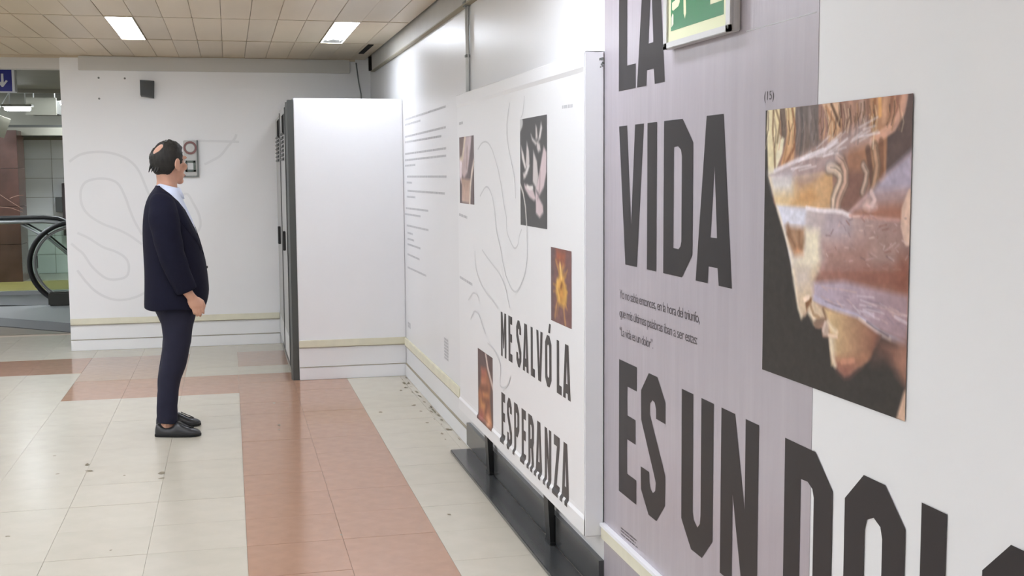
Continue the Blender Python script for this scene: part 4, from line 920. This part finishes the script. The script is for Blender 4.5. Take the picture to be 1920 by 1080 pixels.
# hair: a shell over the skull that dives under the skin where he is bald
def sstep(a, b, x): t = min(1, max(0, (x-a)/(b-a))); return t*t*(3-2*t)
rings = []
for i in range(1, 40):
    ph = math.pi*i/40-math.pi/2; rg_ = []
    for j in range(72):
        t = 2*math.pi*j/72
        d = Vector((math.cos(ph)*math.cos(t), math.cos(ph)*math.sin(t), math.sin(ph)))
        x, y, z = d.x*.1-.004, d.y*.079, d.z*.1+.004
        # lower limit: down to the nape behind, above the ear at the side, hairline in front
        low = -.078 if x < -.03 else (-.078+(x+.03)/.032*.075 if x < .002 else (-.003+sstep(.002, .02, x)*.0 if x < .03 else -.003+sstep(.03, .06, x)*.085))
        if .012 < x < .034 and abs(y) > .05: low = min(low, -.02)          # sideburn
        mk = sstep(low-.006, low+.008, z)*(1-sstep(.074, .090, x)*.0)
        bald = (Vector((x, y*1.1, z))-Vector((-.070, .006, .068))).length
        mk *= sstep(.034, .050, bald)
        front = sstep(.078, .06, x) if z > .05 else 1
        mk *= front
        th_ = .0125+.006*(1 if z > .06 and x > 0 else 0)+.004*noise.noise(d*6)+.003*noise.noise(d*19)
        k = 1+(mk*(th_+.006)-.006)/.09
        rg_.append(hd(-.004+d.x*.1*k, d.y*.079*k, .004+d.z*.1*k))
    rings.append(rg_)
link('hair', mesh(*loft_data(rings)), 'hair', man, smooth=True)
tf = [capsule([hd(-.096, y, -.045+.01*k), hd(-.108, y*1.1, -.062+.006*k), hd(-.116, y*1.2, -.068)], [.008, .006, .002], 8) for k, y in enumerate((-.03, -.012, .01, .03))]
link('hair_tuft', mesh(*join_data(tf)), 'hair', man, smooth=True)
# shirt
sr = []
for py, xb, xf, hw, z in rows[:9]:
    sr.append(ring(xb+.012, xf-.003, hw-.012, z))
shirt = link('shirt', mesh(*loft_data(sr, False)), 'shirt', man, smooth=True)
def tring(pb, pf, b, n=NS):
    (xb, zb), (xf, zf) = sp2(*pb), sp2(*pf); xc, a = (xb+xf)/2, (xf-xb)/2
    return [Vector((xc+a*math.cos(t), b*math.sin(t), (zb+zf)/2+(zf-zb)/2*math.cos(t))) for t in [2*math.pi*j/n for j in range(n)]]
col = [tring((297.5, 346), (335, 358), .064), tring((297, 343), (336.5, 353), .065), tring((295.5, 343), (339, 354), .070), tring((292, 350), (344.5, 366), .09), tring((291.5, 353), (346, 373), .098), tring((292.5, 353.5), (344.5, 373), .096)]
link('shirt_collar', mesh(*loft_data(col, False)), 'shirt', shirt, smooth=True)
# jacket shell, open in front down to the button
jr = []
for py, xb, xf, hw, z in rows:
    xfj = xf+.004; xbj = xb
    xc, a = (xbj+xfj)/2, (xfj-xbj)/2
    xl = sp2(LAPEL[py], py)[0] if py in LAPEL else xfj-.0004
    ph0 = math.acos(max(-1, min(1, (xl-xc)/a))) if py in LAPEL else .03
    if py > 540: ph0 = .05+.01*(py-540)/10
    rg_ = []; n = 44; e = 2.35
    c0 = max(-1, min(.99995, (xl-xc)/a)) if py in LAPEL else math.cos(ph0)
    t0 = math.acos(math.copysign(abs(c0)**(e/2), c0))
    for j in range(n+1):
        t = t0+(2*math.pi-2*t0)*j/n; c, s = math.cos(t), math.sin(t)
        fold = .0025*noise.noise(Vector((3*math.cos(t), 3*math.sin(t), z*7)))
        x = (a+fold)*math.copysign(abs(c)**(2/e), c); y = (hw+fold)*math.copysign(abs(s)**(2/e), s)
        rg_.append(Vector((xc+x, y, z-(.012*math.sin(t*5)*.3 if py > 570 else 0))))
    jr.append(rg_)
# collar roll at the back of the neck
xb0, z0 = sp2(294.5, 346); n = 44
jt = [Vector((p.x*.86+jr[0][22].x*.14+.003, p.y*.86, p.z+.014*(1-max(0, (p.x-jr[0][22].x)/.1)))) for p in jr[0]]
jk = link('jacket', mesh(*loft_data([jt]+jr, False, False)), 'suit', man, smooth=True)
so = jk.modifiers.new('thickness', 'SOLIDIFY'); so.thickness = .007; so.offset = -1; ss = jk.modifiers.new('sub', 'SUBSURF'); ss.levels = ss.render_levels = 1
# lapels: flat bands folded back along the opening
for side in (0, -1):
    inner = [r[side] for r in jr[:8]]; rngs = []
    for i, r in enumerate(jr[:8]):
        kk = (2, 4, 6, 6, 5, 4, 2, 1)[i]; seq = [r[j if side == 0 else -1-j] for j in range(0, kk+1)]
        pts = [seq[0]]+[seq[min(len(seq)-1, 1+int((len(seq)-2)*f))] for f in (.35, .7, 1)] if kk > 1 else [seq[0], seq[0].lerp(seq[1], .4), seq[0].lerp(seq[1], .7), seq[1]]
        out = []
        for q in pts:
            nrm = Vector((q.x-(jr[i][0].x+jr[i][22].x)/2, q.y*.8, .02)).normalized(); out.append(q+nrm*.0055)
        rngs.append(out)
    lo = link('lapel', mesh(*loft_data(rngs, False, False)), 'suit', jk, smooth=True)
    so = lo.modifiers.new('thickness', 'SOLIDIFY'); so.thickness = .004; so.offset = 1
for s in (-1, 1):
    ap = arm(s)[:6]; ap[-1] = ap[-1].lerp(arm(s)[6], .1)
    rad = [(.07, .086), (.071, .088), (.069, .082), (.064, .077), (.058, .07), (.05, .062)]
    top = ap[0]+Vector((.004, -s*.05, .036)); P = [top, ap[0]+Vector((0, -s*.02, .02))]+ap[1:]
    R_ = [(.03, .05), (.056, .072)]+rad[1:]
    # resample for smooth folds
    PP, RR = [], []
    for i in range(len(P)-1):
        for k in range(5):
            t = k/5; PP.append(P[i].lerp(P[i+1], t)); RR.append(tuple(R_[i][q]*(1-t)+R_[i+1][q]*t for q in (0, 1)))
    PP.append(P[-1]); RR.append(R_[-1])
    rgs = tube_rings(PP, RR, 24, ref=(0, 1, 0))
    for i, rg_ in enumerate(rgs):
        for j, v_ in enumerate(rg_):
            d = v_-PP[i]; f = .05*math.sin(i*1.15+2*math.sin(j*.5))*(1 if 10 < i < 24 else .5); rg_[j] = PP[i]+d*(1+f*.6)
    inn = [[PP[-1]+(v_-PP[-1])*.8 for v_ in rgs[-1]], [PP[-3]+(v_-PP[-3])*.8 for v_ in rgs[-3]]]
    sl = link('sleeve', mesh(*loft_data(rgs+inn)), 'suit', jk, smooth=True)
    ss = sl.modifiers.new('sub', 'SUBSURF'); ss.levels = ss.render_levels = 1
    bts = [ell(PP[-2-k]+Vector((-.052, s*.02, -.01)), (.006, .006, .006), nu=8, nv=6) for k in range(2)]
    link('cuff_button', mesh(*join_data(bts)), 'black', sl, smooth=True)
bxx, bz = sp2(388, 500)
link('button', mesh(*ell((bxx+.002, -.03, bz), (.004, .009, .009), nu=10, nv=6)), 'black', jk, smooth=True)
pkx, pkz = sp2(318, 520)
# trousers
tp = []
hip = [(545, 280, 382, .185), (562, 283, 378, .187), (578, 289, 373, .187), (592, 296, 367.5, .186), (604, 301, 364, .182)]
hr = []
for py, b, f, hw in hip:
    xb, z = sp2(b, py); xf, _ = sp2(f, py); hr.append(ring(xb, xf, hw, z))
tp.append(loft_data(hr))
for k in (0, 1):
    rr = leg_rows(k); rr = [(rr[0][0]+.01, rr[0][1]-.01, rr[0][2]-.01, rr[0][3]+.06, rr[0][4])]+rr
    lr = []
    for i, (xb, xf, hw, z, yc) in enumerate(rr): lr.append(ring(xb, xf, hw, z, yc, 28, 2.2, tilt=(-.12 if i == len(rr)-1 else 0)))
    tp.append(loft_data(lr))
tro = fuse('trousers', tp, 'trou', man, .0065, 5)
for v_ in tro.data.vertices:
    c = v_.co; f = noise.noise(Vector((c.x*9+c.z*5, c.y*9, c.z*11-c.x*6))); n_ = v_.normal; v_.co = c+n_*(.0045*f if c.z > .1 else .001*f)
# loafers
def shoe(k):
    x_, y_, a_ = FN[k]; L = .265; W_ = .048
    sh = thing_part('shoe', man, (x_-.068, y_, 0), math.radians(a_))
    up = []
    def outline(t): # half width along the foot
        return W_*(.62+.38*math.sin(min(1, t/.7)*math.pi/2)) if t < .72 else W_*math.sqrt(max(.0, 1-((t-.72)/.30)**2))
    prof_ = [(0, .052, .7), (.02, .072, .86), (.06, .077, .94), (.14, .068, 1), (.24, .056, 1), (.34, .056, 1), (.42, .066, 1), (.47, .086, 1), (.52, .088, 1), (.6, .076, 1), (.7, .06, 1), (.8, .05, 1), (.9, .042, 1), (.96, .034, .95), (1.0, .024, .5)]
    for t, h, kx in prof_:
        hw = max(.006, outline(t)*kx); xx = t*L; rg_ = []
        for j in range(18):
            q = 2*math.pi*j/18; cy_, sz = math.cos(q), math.sin(q)
            y = hw*math.copysign(abs(cy_)**.8, cy_); z = .012+(h-.012)*max(0, sz)**.75 if sz > 0 else .012+.004*sz
            rg_.append(Vector((xx, y, z)))
        up.append(rg_)
    link('upper', mesh(*loft_data(up)), 'shoe', sh, smooth=True)
    so_ = []
    for z, g in ((0, .97), (.004, 1.03), (.014, 1.05), (.017, 1.0)):
        so_.append([Vector((L*.5+(t-.5)*L*(1.015 if g > 1 else 1), s_*max(.006, outline(t)*kx)*g, z+(.006*max(0, (t-.85)/.15) if z == 0 else 0))) for t, kx, s_ in [(p[0], p[2], 1) for p in prof_]+[(p[0], p[2], -1) for p in prof_[::-1]]])
    link('sole', mesh(*loft_data(so_)), 'sole', sh)
    sd = [tuple(v) for v in ([(.14, -.03, .066), (.14, .03, .066)])]
    rb = [Vector((L*t, s_*.03, h)) for t, h, s_ in ((.56, .083, -1), (.7, .063, -1), (.8, .0535, -.6), (.84, .0505, 0), (.8, .0535, .6), (.7, .063, 1), (.56, .083, 1))]
    tb = loft_data(tube_rings(rb, .0028, 8)); link('apron_seam', mesh(*tb), 'sole', sh, smooth=True)
    return sh
def thing_part(name, parent, loc, rz):
    o = bpy.data.objects.new(name, None); COL.objects.link(o); o.parent = parent; o.location = loc; o.rotation_euler = (0, 0, rz); o.empty_display_size = .05; return o
for k in (0, 1): shoe(k)
